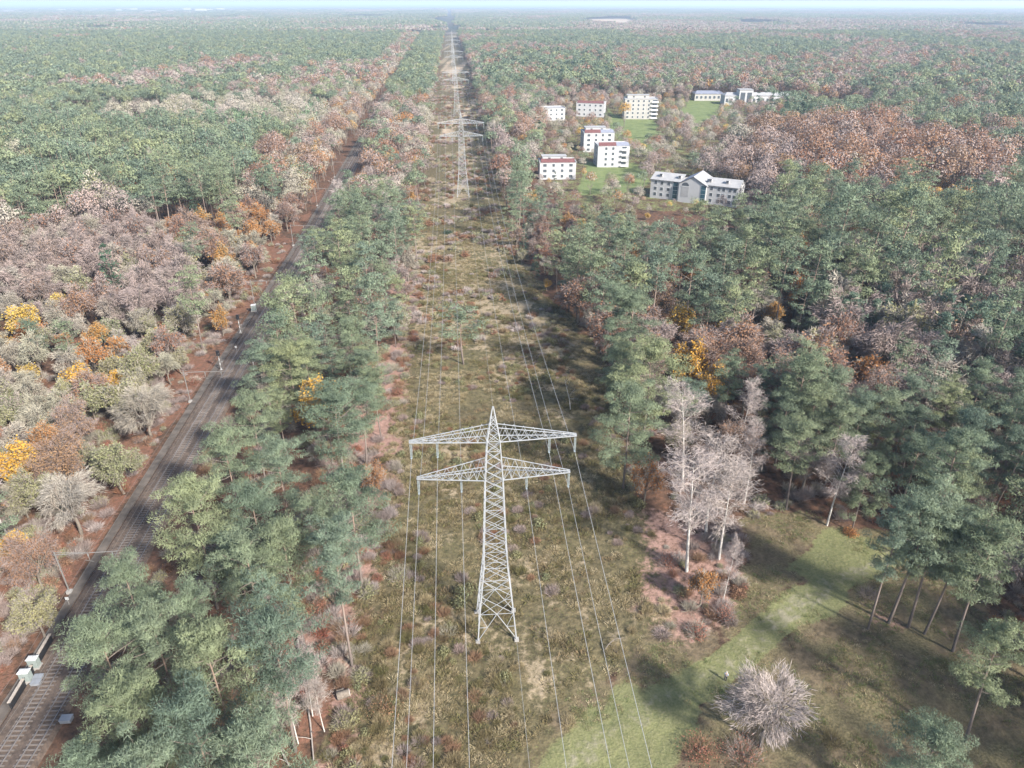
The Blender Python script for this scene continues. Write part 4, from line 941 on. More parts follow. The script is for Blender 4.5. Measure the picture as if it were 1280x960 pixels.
# ------------------------------------------------------------------ where which tree grows
ZONES = [  # (name, front words, side words, outline of the canopy in the survey picture, mix, thinning, height factor)
 ('railway embankment treeline', None, dict(orange=.32, gold=.04, copper=.12, bare=.34, pine=.08, mauve=.10), 1.0, .9),
 ('railway side pine strip', None, dict(pine=.78, bare=.10, mauve=.05, birch=.03, orange=.04), .5, .88),
 ('far railway side strip', None, dict(bare=.25, mauve=.28, orange=.16, copper=.08, pine=.20, gold=.03), 1.0, .85),
 ('distant railway side strip', None, dict(pine=.75, bare=.15, orange=.1), 1.0, .9),
 ('wood across the railway', [(-300, 300), (-60, 250), (60, 262), (200, 300), (330, 300), (420, 300), (250, 640), (60, 1000), (-400, 1000)], dict(bare=.37, mauve=.09, orange=.10, gold=.08, olive=.16, copper=.07, pine=.12, birch=.01), 1.0, .85),
 ('mauve dome beyond railway', [(-200, 262), (40, 258), (110, 232), (175, 240), (232, 290), (225, 345), (140, 350), (60, 330), (-200, 330)], dict(mauve=.72, bare=.28), .8, 1.12),
 ('orange fringe beyond railway', [(190, 240), (330, 235), (400, 235), (370, 300), (300, 330), (232, 290)], dict(orange=.36, copper=.2, bare=.3, gold=.06, olive=.08), 1.0, .9),
 ('pine forest beyond railway', [(-400, 140), (440, 140), (420, 240), (190, 240), (110, 232), (40, 258), (-400, 262)], dict(pine=.92, bare=.04, orange=.02, spruce=.02), .9, 1.0),
 ('plantation beyond railway', [(128, 148), (135, 130), (230, 118), (410, 118), (425, 150), (300, 155), (190, 150)], dict(light=.93, bare=.07), 1.6, 1.0),
 ('orange grove beyond railway', [(310, 190), (330, 165), (375, 168), (372, 205), (330, 212)], dict(orange=.7, copper=.3), 1.0, .9),
 ('spruces by white blocks', [(668, 172), (700, 165), (730, 172), (728, 200), (690, 205)], dict(spruce=.7, pine=.3), .8, .75),
 ('spruces before the pavilion', [(942, 118), (962, 108), (1018, 130), (1015, 158), (960, 156)], dict(spruce=.8, pine=.2), .9, 1.0),
 ('lawns round white blocks', [(662, 240), (672, 175), (680, 120), (735, 100), (835, 100), (905, 112), (1000, 122), (960, 150), (905, 175), (935, 225), (940, 255), (805, 262), (700, 262)], dict(bare=.38, mauve=.2, orange=.12, gold=.08, copper=.12, olive=.06, pine=.04), .5, .6),
 ('fringe before white blocks', [(640, 330), (650, 240), (668, 205), (735, 245), (830, 258), (905, 262), (860, 285), (740, 290), (690, 330)], dict(orange=.16, gold=.13, copper=.12, bare=.22, mauve=.12, pine=.2, spruce=.05), .95, .6),
 ('copper beech wood', [(905, 175), (955, 152), (1010, 148), (1100, 150), (1180, 165), (1262, 195), (1262, 245), (1100, 240), (985, 222), (950, 236), (905, 225)], dict(copper=.48, mauve=.24, orange=.20, bare=.08), .82, 1.12),
 ('wood by gabled building', [(862, 205), (905, 185), (985, 190), (1005, 230), (960, 268), (938, 258), (930, 225)], dict(mauve=.85, copper=.15), 1.1, 1.0),
 ('golden beech wood edge', [(1130, 222), (1190, 215), (1240, 225), (1180, 255), (1130, 248)], dict(gold=.6, orange=.4), 1.0, .8),
 ('wood behind white blocks', [(585, 60), (640, 52), (900, 62), (1100, 85), (1110, 125), (1000, 120), (905, 110), (735, 100), (690, 112), (665, 175), (640, 240), (625, 200), (605, 120)], dict(mauve=.34, copper=.2, orange=.1, bare=.16, pine=.38), 1.0, .9),
 ('pines behind clearing', [(600, 70), (640, 62), (760, 66), (770, 98), (660, 105), (612, 112)], dict(pine=.6, spruce=.3, copper=.1), 1.0, 1.0),
 ('young plantation', [(1035, 300), (1100, 285), (1320, 285), (1400, 480), (1180, 480), (1130, 420), (1040, 370)], dict(young=.62, mauve=.16, bare=.15, gold=.03, pine=.04), 1.9, 1.35),
 ('mauve band between pines', [(790, 372), (880, 385), (1000, 372), (1120, 392), (1140, 440), (1085, 468), (900, 448), (800, 430)], dict(mauve=.5, copper=.14, bare=.29, gold=.03, pine=.04), .9, 1.18),
 ('pines by young plantation', [(1140, 440), (1300, 440), (1500, 520), (1300, 560), (1100, 470)], dict(pine=.5, bare=.22, mauve=.22, young=.06), 1.0, .85),
 ('pine wood behind glade', [(770, 440), (900, 448), (1085, 468), (1300, 520), (1500, 800), (1280, 800), (1100, 640), (940, 640), (770, 560)], dict(pine=.58, mauve=.12, bare=.22, copper=.03, birch=.05), .85, .9),
 ('big pines by clearing', [(640, 330), (690, 300), (860, 285), (950, 262), (985, 222), (1100, 240), (1300, 240), (1300, 300), (1100, 290), (1035, 300), (1040, 370), (1000, 372), (880, 385), (790, 372), (750, 440), (640, 440)], dict(pine=.74, copper=.05, orange=.06, gold=.02, bare=.13), .86, 1.0),
 ('pines beyond garage row', [(1090, 100), (1180, 70), (1500, 60), (1500, 240), (1262, 195), (1180, 165), (1110, 150)], dict(pine=.66, mauve=.2, copper=.1, spruce=.04), 1.0, 1.0),
]
ZI = {z_[0]: i for i, z_ in enumerate(ZONES)}
def zone_of(px, py, x_, y_):
    r_ = np.full(len(px), -1)
    for i, (nm, poly, mix, dn, hf) in enumerate(ZONES):
        if poly is None: continue
        jit = 14 * (fbm(x_ / 25 + i, y_ / 25, 2) - .5) * np.clip(py / 300, .15, 1)
        r_ = np.where(sdist(poly, px, py) + jit < 0, i, r_)
    rl = ldist(RAIL_L, x_, y_); cl = sdist(CLEAR, x_, y_)
    # the pine strip lies between the rails and the clearing
    axis_x = P1[0] + (y_ - P1[1]) * PSTEP[0] / PSTEP[1]
    st = (rl > 0) & (x_ < axis_x)
    r_ = np.where(st & (y_ < 290), ZI['railway side pine strip'], r_)
    r_ = np.where(st & (y_ >= 290) & (y_ < 620), ZI['far railway side strip'], r_)
    r_ = np.where(st & (y_ >= 620), ZI['distant railway side strip'], r_)
    r_ = np.where((rl < 0) & (rl > -30 - 10 * vnoise(x_ / 15, y_ / 15)) & (y_ > 250), ZI['railway embankment treeline'], r_)
    return r_
FARMIX = [dict(pine=.86, bare=.06, mauve=.05, spruce=.03), dict(pine=.55, mauve=.24, copper=.07, bare=.14), dict(mauve=.45, copper=.12, bare=.28, pine=.15)]

HERO = [  # species, variant, top of the crown in the survey picture, height, width factor, label
 ('pine', 2, 232, 612, 22, 1.05, 'big bushy pine overhanging the dusty track, halfway along the near strip'),
 ('pine', 0, 278, 545, 22, .9, 'round pine at the rails, just behind the big overhanging pine'),
 ('pine', 4, 312, 498, 20, 1.0, 'low branched pine at the rails nearest the third signal'),
 ('pine', 2, 416, 486, 21, 1.2, 'largest bushy pine of the strip, on the clearing edge behind the yellow tree'),
 ('pine', 0, 345, 560, 21, .85, 'pale green pine mid strip beside the largest bushy pine'),
 ('pine', 4, 312, 612, 20, .85, 'pine mid strip leaning on the big overhanging pine'),
 ('pine', 5, 402, 628, 20, 1.0, 'dark flat topped pine at the clearing edge beside the pink bare bush'),
 ('pine', 1, 415, 668, 23, .75, 'slim pine with a long bare trunk standing in pink leaf litter'),
 ('pine', 0, 352, 660, 21, .9, 'yellowish pine mid strip above the red leaf litter'),
 ('pine', 4, 152, 706, 18, .9, 'light green pine at the rails behind the white marker post'),
 ('pine', 2, 118, 785, 20, .95, 'round pine standing closest to the signal cabinets across the rails'),
 ('pine', 0, 186, 768, 21, .9, 'pine second from the rails, level with the signal cabinets'),
 ('pine', 2, 254, 800, 22, 1.0, 'broad pine in the middle of the strip near its front'),
 ('pine', 5, 330, 766, 23, 1.1, 'spreading pine above the fallen pale trunks'),
 ('pine', 4, 150, 868, 20, .95, 'pine near the front of the strip behind the pale equipment box'),
 ('pine', 0, 232, 880, 22, 1.0, 'front pine of the strip between the yellow green and bright green ones'),
 ('pine', 2, 318, 912, 21, 1.0, 'bright green pine frontmost in the strip beside the fallen trunks'),
 ('pine', 4, 170, 945, 20, .9, 'yellow green pine at the very front of the strip'),
 ('pine', 0, 98, 940, 17, .8, 'small pine cut by the bottom corner next to the shaded track'),
 ('gold', 0, 390, 446, 19, 1.0, 'only yellow autumn tree standing in the pine strip'),
 ('mauve', 1, 430, 592, 11, .6, 'small pink bare tree at the clearing edge of the strip'),
 ('bare', 0, 200, 722, 12, .7, 'bare pale bush tree mid strip among the front pines'),
 ('bare', 2, 388, 322, 16, 1.1, 'greyish round bare tree overhanging the tracks from the strip'),
 ('bare', 0, 62, 562, 17.5, 1.1, 'large solitary grey bare tree beside the red litter bank'),
 ('bare', 2, 165, 456, 17, 1.15, 'wide grey bare tree with dense twigs near the tracks, behind the olive tree'),
 ('gold', 0, 2, 532, 15, 1.1, 'golden tree cut by the photo edge beside the large grey bare tree'),
 ('orange', 0, 46, 505, 14, .9, 'bright orange tree behind the golden one at the photo edge'),
 ('olive', 0, 128, 530, 15, 1.0, 'grey green leafy tree between the large bare tree and the red bank'),
 ('orange', 0, 102, 402, 15, .9, 'orange tree paired with a yellow one in the mixed wood'),
 ('gold', 1, 82, 432, 13, .9, 'yellow tree directly before the orange one in the mixed wood'),
 ('gold', 0, 14, 356, 16, 1.0, 'golden orange tree by the photo edge beyond the yellow and orange pair'),
 ('spruce', 1, 128, 304, 19, 1.1, 'single dark spruce standing against the mauve dome'),
 ('olive', 0, 160, 412, 15, 1.0, 'grey green leafy tree beside the orange and yellow pair'),
 ('orange', 0, 268, 368, 12, .8, 'small orange tree beside the pale railway signal'),
 ('copper', 1, 18, 650, 14, .9, 'rust tinted tree in front of the large grey bare tree'),
 ('olive', 1, 22, 720, 12, .9, 'olive bush tree at the photo edge by the red bank'),
 ('bare', 2, 275, 302, 16, 1.1, 'pale round bare tree beyond the small orange tree'),
 ('orange', 0, 242, 245, 16, 1.1, 'big orange oak at the mauve dome\'s railway end'),
 ('orange', 0, 312, 262, 14, .95, 'fiery orange tree near the tracks beyond the round bare tree'),
 ('pine', 5, 577, 390, 14, 1.75, 'lone umbrella pine standing in the middle of the clearing'),
 ('pine', 4, 790, 488, 21, .95, 'pine on the clearing edge right beside the orange larch'),
 ('orange', 1, 813, 556, 13, .65, 'narrow orange tree at the clearing edge beside the birches'),
 ('pine', 2, 815, 435, 22, 1.1, 'big bright pine on the clearing edge behind the birches'),
 ('birch', 2, 885, 556, 24, 1.4, 'tallest white birch with a leaning trunk beside the path'),
 ('birch', 0, 922, 580, 19, 1.45, 'birch just behind the leaning one, on the glade side'),
 ('birch', 2, 872, 482, 22, 1.45, 'pinkish birch behind the tallest one, against the pines'),
 ('birch', 1, 905, 545, 20, 1.5, 'birch with spreading top between the tallest and the pines'),
 ('birch', 1, 918, 672, 12, .75, 'small pale birch in front of the group at the path bend'),
 ('birch', 0, 950, 530, 17, .9, 'slim birch alone before the dark pine wood of the glade'),
 ('birch', 1, 372, 805, 13, .8, 'thin bare birch over the pink litter beside the fallen pale trunks'),
 ('birch', 1, 392, 838, 11, .8, 'shorter thin birch on the strip edge towards the cut stump'),
 ('birch', 0, 352, 830, 14, .8, 'thin bare birch right beside the uprooted tree'),
 ('orange', 1, 886, 692, 10, .6, 'low orange tree under the leaning birch'),
 ('birch', 0, 1062, 548, 18, 1.2, 'forked pinkish birch at the far end of the glade'),
 ('pine', 4, 1090, 575, 15, .7, 'short pine next to the forked birch at the glade'),
 ('mauve', 3, 978, 832, 14.5, 1.12, 'solitary round bare tree with a dark trunk at the front of the glade'),
 ('pine', 1, 1130, 650, 20, .75, 'first pine of the clump on the glade, nearest the path'),
 ('pine', 5, 1163, 628, 22, .95, 'tallest pine of the clump on the glade, dark leaning trunk'),
 ('pine', 3, 1188, 640, 21, .95, 'middle pine of the clump on the glade, straight trunk'),
 ('pine', 1, 1208, 655, 20, .9, 'pine at the back of the clump on the glade'),
 ('pine', 5, 1252, 668, 21, .9, 'outermost pine of the clump on the glade with a leaning trunk'),
 ('pine', 3, 1272, 788, 19, .95, 'leaning pine at the photo edge on the dark grass of the glade'),
 ('pine', 2, 1180, 914, 15, .9, 'bushy pine at the bottom of the glade, seen from above'),
 ('orange', 0, 490, 162, 15, 1.2, 'orange tree by the rails just in front of the largest orange one down the strip'),
 ('orange', 0, 505, 140, 18, 1.4, 'large orange tree by the rails far down the strip'),
 ('orange', 0, 640, 160, 15, 1.1, 'orange tree on the clearing edge before the low white block'),
 ('gold', 0, 665, 226, 12, .9, 'yellow tree at the foot of the low white block'),
 ('spruce', 0, 694, 214, 10, .7, 'small dark spruce in front of the low white block'),
 ('gold', 0, 782, 128, 17, .9, 'pale golden tree in front of the tall cream block'),
 ('orange', 0, 857, 150, 12, .9, 'orange tree alone on the lawn between blocks and pavilion'),
 ('orange', 0, 752, 118, 12, .7, 'small orange tree before the pale block beside the tall cream one'),
 ('orange', 0, 928, 126, 8, .8, 'bright orange tree below the pavilion'),
 ('gold', 0, 872, 402, 19, 1.0, 'bright golden tree among the pines behind the birches'),
 ('gold', 1, 897, 432, 17, .9, 'pale yellow tree just before the bright golden one'),
 ('copper', 1, 815, 388, 18, 1.0, 'russet tree on the clearing side of the golden tree'),
 ('orange', 1, 1008, 315, 20, .8, 'narrow red orange tree in the middle of the big pines'),
 ('orange', 0, 1100, 416, 18, 1.0, 'orange domed tree at the end of the mauve band'),
 ('gold', 0, 1268, 366, 16, .9, 'yellow tree at the photo edge in the plantation'),
 ('bare', 2, 1195, 415, 18, 1.15, 'pale round bare tree before the plantation'),
 ('spruce', 0, 985, 120, 20, 1.2, 'tall dark spruce in front of the pavilion'),
 ('gold', 0, 858, 355, 17, .8, 'small yellow tree poking out of the pines by the clearing'),
]
taken = []
used = set()
for k, (sp, v, px, py, h_, wf, lab) in enumerate(HERO):
    if sp == 'pine' and px < 440 and py > 440: wf *= .80
    x_, y_ = ground(px, py, h_); s0 = h_ / hgt(sp, v)
    t = plant(sp, v, x_, y_, s0 * wf if wf > 1.02 else s0 * max(wf, .8), random.random() * 6.28, lab, {'pine': 'pines standing out near the clearing and tracks', 'birch': 'birches around the glade'}.get(sp, 'single trees that stand out'), s0)
    taken.append((x_, y_, 3.6 * s0 * wf * (1.15 if sp in ('bare', 'mauve', 'copper') else .9)))

# all other stems: a jittered grid, thinned by zone
def candidates(step, ylo, yhi, seed):
    r = np.random.default_rng(seed); ys = np.arange(ylo, yhi, step * .93); xs_, ys_ = [], []
    for k, yy in enumerate(ys):
        half = .83 * yy + 45; xx = np.arange(-half, half, step) + (k % 2) * step / 2
        xs_.append(xx + r.uniform(-.42, .42, len(xx)) * step); ys_.append(np.full(len(xx), yy) + r.uniform(-.42, .42, len(xx)) * step)
    return np.concatenate(xs_), np.concatenate(ys_)
FAR0 = 2000.0
def free(x_, y_, small=False):
    ok = np.ones(len(x_), bool); rl = ldist(RAIL_L, x_, y_)
    ok &= ~((rl > np.where(y_ > 220, -7.4, -8.5) + 2 * (y_ > 900) - 7 * vnoise(x_ / 9, y_ / 9) * smooth(330, 150, y_)) & (rl < np.where(y_ > 130, 5.6, 7.2) - 2 * (y_ > 900)))
    ok &= ~((sdist(CLEAR, x_, y_) < (1.0 - 4.5 * vnoise(x_ / 12 + 5, y_ / 12))) )
    ok &= ~(sdist(GLADE, x_, y_) < .5)
    ok &= ~((sdist(CLEAR, x_, y_) < 7) & (sdist(GLADE, x_, y_) < 7) & (y_ < 84))
    for l in LAWNS: ok &= ~(sdist(l, x_, y_) < -1)
    ok &= ~(sdist(FIELD_L, x_, y_) < 12) & ~(sdist(CARPARK, x_, y_) < 1)
    for (a, b_, r_) in FOOT: ok &= (x_ - a) ** 2 + (y_ - b_) ** 2 > (r_ + 2) ** 2
    # the sight of the buildings is kept open by lawns and low growth in front of them
    for (a, b_, r_) in FOOT:
        d_ = math.hypot(a, b_); ux, uy = -a / d_, -b_ / d_; al = (x_ - a) * ux + (y_ - b_) * uy; pe = np.abs((x_ - a) * uy - (y_ - b_) * ux)
        ok &= ~((al > 0) & (al < r_ + 8) & (pe < r_ * .8))
    # crowns of the strip keep off the rails
    cl_ = np.array([(520, 60), (505, 110), (475, 165), (445, 212), (405, 268), (380, 308), (338, 395), (285, 470), (252, 540), (195, 608), (150, 680), (122, 705), (108, 770), (90, 830), (92, 900), (80, 1000)], float)
    cl_[:7, 0] -= 12; px_, py_ = project(x_ - 2.6, y_, 15.0); rl2 = ldist(RAIL_L, x_, y_)
    ok &= ~((rl2 > 0) & (rl2 < 60) & (y_ < 420) & (np.interp(py_, cl_[:, 1], cl_[:, 0]) > px_))
    # open stems and the uprooted tree at the strip's clearing side
    px2, py2 = project(x_, y_, 14.0)
    ok &= ~(sdist([(328, 850), (372, 720), (470, 690), (470, 1100), (350, 1100), (362, 900)], px2, py2) < 6)
    if not small:
        for (a, b_, r_) in taken: ok &= (x_ - a) ** 2 + (y_ - b_) ** 2 > (r_ + 2.3) ** 2
    return ok
birch_zone = G((765, 625), (880, 590), (950, 640), (945, 710), (930, 820), (850, 830), (765, 740))
def stock(step, ylo, yhi, seed, only=None, notin=None):
    x_, y_ = candidates(step, ylo, yhi, seed); m = free(x_, y_) & ~(sdist(birch_zone, x_, y_) < 0); x_, y_ = x_[m], y_[m]
    px, py = project(x_, y_, 15.5); z_ = zone_of(px, py, x_, y_)
    r = np.random.default_rng(seed + 1); u = r.random(len(x_)); rec = []
    far = fbm(x_ / 160 + 3, y_ / 240, 3); low = np.zeros(len(x_))
    for (a, b_, r_) in FOOT:
        d_ = math.hypot(a, b_); ux, uy = -a / d_, -b_ / d_; al = (x_ - a) * ux + (y_ - b_) * uy; pe = np.abs((x_ - a) * uy - (y_ - b_) * ux)
        low = np.maximum(low, ((al > 0) & (al < r_ + 48) & (pe < r_ * 1.15)) * 1.0)
    for i in range(len(x_)):
        zi = z_[i]
        if zi >= 0: nm, _, mix, dn, hf = ZONES[zi]
        else:
            f_ = far[i] + (.02 if px[i] > 560 and y_[i] > 900 else -.07); nm = 'wood'; dn, hf = 1.0, .95; mix = FARMIX[0 if f_ < .52 else (1 if f_ < .58 else 2)]
        fine = dn > 1.5
        if only == 'fine' and not fine: continue
        if only == 'coarse' and fine: continue
        if zi == ZI['railway side pine strip'] and y_[i] > 120: dn = .68
        if dn < 1 and r.random() > dn: continue
        a = u[i] * sum(mix.values())
        for sp, p in mix.items():
            a -= p
            if a <= 0: break
        if sp in ('young', 'light') and not fine: continue
        v = int(r.integers(min(3, len(SPEC[sp][2])) if sp == 'mauve' else len(SPEC[sp][2]))); s = hf * (.74 + .46 * r.random())
        s *= 1 - .5 * low[i]
        rec.append((sp, v, x_[i], y_[i], s, r.random() * 6.283, zi, s * (.92 + .2 * r.random())))
    return rec
TREES = stock(6.4, 34, FAR0, 21, 'coarse') + stock(3.3, 60, 720, 33, 'fine')

# ------------------------------------------------------------------ single trees (the ones that show largest) and the rest as masses
CAP = {'pine': 240, 'young': 220, 'light': 60, 'spruce': 50, 'bare': 130, 'mauve': 110, 'copper': 150, 'orange': 90, 'gold': 60, 'olive': 60, 'birch': 40}
ORD = ['first', 'second', 'third', 'fourth', 'fifth', 'sixth', 'seventh', 'eighth', 'ninth', 'tenth', 'eleventh', 'twelfth', 'thirteenth', 'fourteenth', 'fifteenth', 'sixteenth', 'seventeenth', 'eighteenth', 'nineteenth', 'twentieth',
       'twenty-first', 'twenty-second', 'twenty-third', 'twenty-fourth', 'twenty-fifth', 'twenty-sixth', 'twenty-seventh', 'twenty-eighth', 'twenty-ninth', 'thirtieth'] + [f'{n_}th' for n_ in range(31, 200)]
SIDE = {'railway side pine strip': ('rails', 1), 'wood across the railway': ('rails', -1), 'mauve dome beyond railway': ('rails', -1), 'orange fringe beyond railway': ('rails', -1), 'pine forest beyond railway': ('rails', -1),
        'railway embankment treeline': ('rails', -1), 'far railway side strip': ('rails', 1)}
byk = {k: [] for k in ORDER}; rest = {k: [] for k in ORDER}
for rec in TREES: byk[rec[0]].append(rec)
chosen = []
for sp, L in byk.items():
    if not L: continue
    X_ = np.array([(q[2], q[3], q[4]) for q in L]); h_ = np.array([hgt(sp, q[1]) * q[7] for q in L])
    px, py = project(X_[:, 0], X_[:, 1], h_ * .8)
    vis = (px > 4) & (px < 1276) & (py > 4) & (py < 952)
    o = np.argsort(np.where(vis, np.hypot(X_[:, 0], X_[:, 1]) / h_, 1e9))
    for r_, i in enumerate(o): (chosen if (r_ < CAP[sp] and vis[i] and X_[i, 1] < 420) else rest[sp]).append(L[i])
zg = {}
for rec in chosen: zg.setdefault((SPEC[rec[0]][0], rec[6]), []).append(rec)
for (nm, zi), L in zg.items():
    zn = ZONES[zi][0] if zi >= 0 else 'wood beyond'
    side, sgn = SIDE.get(zn, ('clearing', 1))
    L.sort(key=lambda q: q[3]); rows = []
    for q in L:                                                   # rows about seven metres deep, counted from the near end
        if not rows or q[3] - rows[-1][0][3] > 7.0: rows.append([q])
        else: rows[-1].append(q)
    for ri, row in enumerate(rows):
        row.sort(key=lambda q: q[2] * sgn)
        for ci, (sp, v, x_, y_, s, rz, _, sz) in enumerate(row):
            look = SPEC[sp][2][v][2]; kind = SPEC[sp][1]
            lab = f'{look} {kind}, {zn}, {ORD[ri]} row back, {ORD[ci]} from {side}'
            plant(sp, v, x_, y_, s, rz, lab, f'{kind}s of the {zn}', sz)

def scatter(name, pts, sc3, rot, idx, protos, kind='stuff'):
    """one object of kind stuff that repeats the given meshes over its points"""
    col = bpy.data.collections.new(name + '_shapes')
    for i, (me_) in enumerate(protos):
        o = bpy.data.objects.new(f'{name}_shape_{i:02d}', me_); col.objects.link(o)
    me = bpy.data.meshes.new(name); n_ = len(pts); me.vertices.add(n_); me.vertices.foreach_set('co', np.asarray(pts, np.float32).ravel())
    me.attributes.new('size', 'FLOAT_VECTOR', 'POINT').data.foreach_set('vector', np.asarray(sc3, np.float32).ravel())
    me.attributes.new('turn', 'FLOAT_VECTOR', 'POINT').data.foreach_set('vector', np.stack([np.zeros(n_), np.zeros(n_), rot], 1).astype(np.float32).ravel())
    me.attributes.new('shape', 'INT', 'POINT').data.foreach_set('value', np.asarray(idx, np.int32))
    o = bpy.data.objects.new(name, me); C.objects.link(o); o['kind'] = kind
    g = bpy.data.node_groups.new(name, 'GeometryNodeTree')
    g.interface.new_socket('Geometry', in_out='INPUT', socket_type='NodeSocketGeometry'); g.interface.new_socket('Geometry', in_out='OUTPUT', socket_type='NodeSocketGeometry')
    gi = g.nodes.new('NodeGroupInput'); go = g.nodes.new('NodeGroupOutput'); ip = g.nodes.new('GeometryNodeInstanceOnPoints'); ci = g.nodes.new('GeometryNodeCollectionInfo')
    ci.inputs['Collection'].default_value = col; ci.inputs['Separate Children'].default_value = True; ci.inputs['Reset Children'].default_value = True
    def named(nm, ty):
        a = g.nodes.new('GeometryNodeInputNamedAttribute'); a.data_type = ty; a.inputs['Name'].default_value = nm; return a.outputs[0]
    ip.inputs['Pick Instance'].default_value = True
    L = g.links.new
    L(gi.outputs[0], ip.inputs['Points']); L(ci.outputs[0], ip.inputs['Instance']); L(named('shape', 'INT'), ip.inputs['Instance Index'])
    L(named('size', 'FLOAT_VECTOR'), ip.inputs['Scale']); L(named('turn', 'FLOAT_VECTOR'), ip.inputs['Rotation']); L(ip.outputs[0], go.inputs[0])
    md = o.modifiers.new('scatter', 'NODES'); md.node_group = g
    return o
def merged(trunk, crown, mt, mc):
    b = MB(); mats = list(mc) + [m_ for m_ in mt if m_ not in mc]
    for src, ms in ((crown, mc), (trunk, mt)):
        for v_, f_, m_, t_, s_ in zip(src.v, src.f, src.m, src.t, src.sm): pass
        off = b.n
        for v_ in src.v: b.v.append(v_)
        b.n += src.n
        for f_, m_, s_ in zip(src.f, src.m, src.sm): b.f.append(f_ + off); b.m.append(np.array([mats.index(ms[k]) for k in m_])); b.sm.append(s_)
        for t_ in src.t: b.t.append(t_)
    return b, mats
STUFF = {'pine': 'pine_forest', 'young': 'young_pine_plantation', 'light': 'light_conifer_plantation', 'spruce': 'spruce_wood', 'bare': 'bare_wood', 'mauve': 'mauve_wood', 'copper': 'beech_wood', 'orange': 'orange_autumn_wood', 'gold': 'golden_autumn_wood', 'olive': 'olive_green_wood', 'birch': 'birch_wood'}
for sp, L in rest.items():
    if not L: continue
    nv = len(SPEC[sp][2]); protos = []
    for lod in ('mid', 'low', 'min'):
        for v in range(nv):
            p = proto(sp, v, lod); b, mats = merged(p[2], p[3], p[4], p[5]); protos.append(b.mesh(STUFF[sp], mats))
    A = np.array([(q[2], q[3], q[4], q[5], q[1], q[7]) for q in L]); d = np.hypot(A[:, 0], A[:, 1])
    lod = np.where(d < 300, 0, np.where(d < 720, 1, 2))
    scatter(STUFF[sp], np.stack([A[:, 0], A[:, 1], relief(A[:, 0], A[:, 1])], 1), np.stack([A[:, 2], A[:, 2], A[:, 5]], 1), A[:, 3], lod * nv + A[:, 4].astype(int), protos)

# far forest: plots of sixty metres
def plot(seed, mix):
    r = np.random.default_rng(seed); b = MB(); mats = ['pine', 'mauve', 'copper', 'bare', 'orange', 'bark']; slot = {'pine': 0, 'spruce': 0, 'mauve': 1, 'copper': 2, 'bare': 3, 'orange': 4}
    mats[3] = 'twig'
    for gx_ in range(9):
        for gy_ in range(9):
            sp = r.choice(list(mix), p=np.array(list(mix.values())) / sum(mix.values())); R_ = 3.6 + 1.6 * r.random(); h_ = 15 + 6 * r.random()
            c = np.array([(gx_ - 4) * 7 + r.normal() * 1.5, (gy_ - 4) * 7 + r.normal() * 1.5, h_ * .72]); k = b.n
            lobes(b, r, [c + r.normal(size=3) * (1.4, 1.4, .6), c + r.normal(size=3) * (1.4, 1.4, .6)], [R_ * .85, R_ * .75], .9, 13, 2.4, 1.8, slot[sp], .25)
            b.t[-1][:] = b.t[-2][:] = r.random()
    return b.mesh('plot', mats)
plots = [plot(50 + k, FARMIX[k // 2]) for k in range(6)]
pp = []; yy = FAR0 + 8; r = np.random.default_rng(8)
while yy < 9000:
    step = 58; half = .8 * yy + 80; xx = np.arange(-half, half, step) + r.uniform(-20, 20)
    pp.append(np.stack([xx + r.uniform(-8, 8, len(xx)), yy + r.uniform(-8, 8, len(xx))], 1)); yy += 58
pp = np.concatenate(pp); dline = np.abs(pp[:, 0] - (P1[0] + (pp[:, 1] - P1[1]) * PSTEP[0] / PSTEP[1]))
m = (dline > 42)
m &= np.abs(ldist(RAIL_L, pp[:, 0], pp[:, 1])) > 26
for f_ in FIELD_FAR: m &= sdist(f_, pp[:, 0], pp[:, 1]) > 22
pp = pp[m]; f_ = fbm(pp[:, 0] / 420, pp[:, 1] / 700, 3) + np.where(pp[:, 0] > -100, .045, -.035)
m = fbm(pp[:, 0] / 330 + 9, pp[:, 1] / 500, 2) > .24; pp, f_ = pp[m], f_[m]
cls = np.where(f_ < .50, 0, np.where(f_ < .58, 1, 2)); idx = cls * 2 + r.integers(0, 2, len(pp))
s_ = (.75 + .6 * fbm(pp[:, 0] / 260, pp[:, 1] / 260, 2)) * r.uniform(.92, 1.12, len(pp))
scatter('distant_forest', np.concatenate([pp, np.zeros((len(pp), 1))], 1), np.stack([np.ones(len(pp)) * 1.05, np.ones(len(pp)) * 1.05, s_], 1), r.integers(0, 4, len(pp)) * math.pi / 2, idx, plots)

# ------------------------------------------------------------------ ground cover, shrubs, dead wood
def tuft(seed, n, R, h, wd, mats, spread=.7):
    r = np.random.default_rng(seed); b = MB(); a = r.random(n) * 6.28; rr = R * r.random(n) ** .6
    P = np.stack([np.cos(a) * rr, np.sin(a) * rr, 0 * a - .03], 1); D = norm(np.stack([np.cos(a) * spread * rr / R, np.sin(a) * spread * rr / R, 0 * a + .8], 1) + .35 * r.normal(size=(n, 3)))
    b.blades(P, D, h * (.5 + .7 * r.random(n)), wd, rdir(r, n), 0); return b.mesh('tuft', mats)
M['tanheath'] = leafy('dry_grass_blades', [(0.33, 0.27, 0.16), (0.25, 0.20, 0.11), (0.38, 0.32, 0.21), (0.20, 0.17, 0.085)], .2, .9, .3)
M['brownheath'] = leafy('heather_sprigs', [(0.13, 0.095, 0.055), (0.15, 0.13, 0.06), (0.125, 0.12, 0.05), (0.19, 0.135, 0.08)], .1, .9, .4)
M['greenblade'] = leafy('green_grass_blades', [(0.17, 0.20, 0.08), (0.13, 0.165, 0.06), (0.22, 0.235, 0.11)], .2, .9, .3)
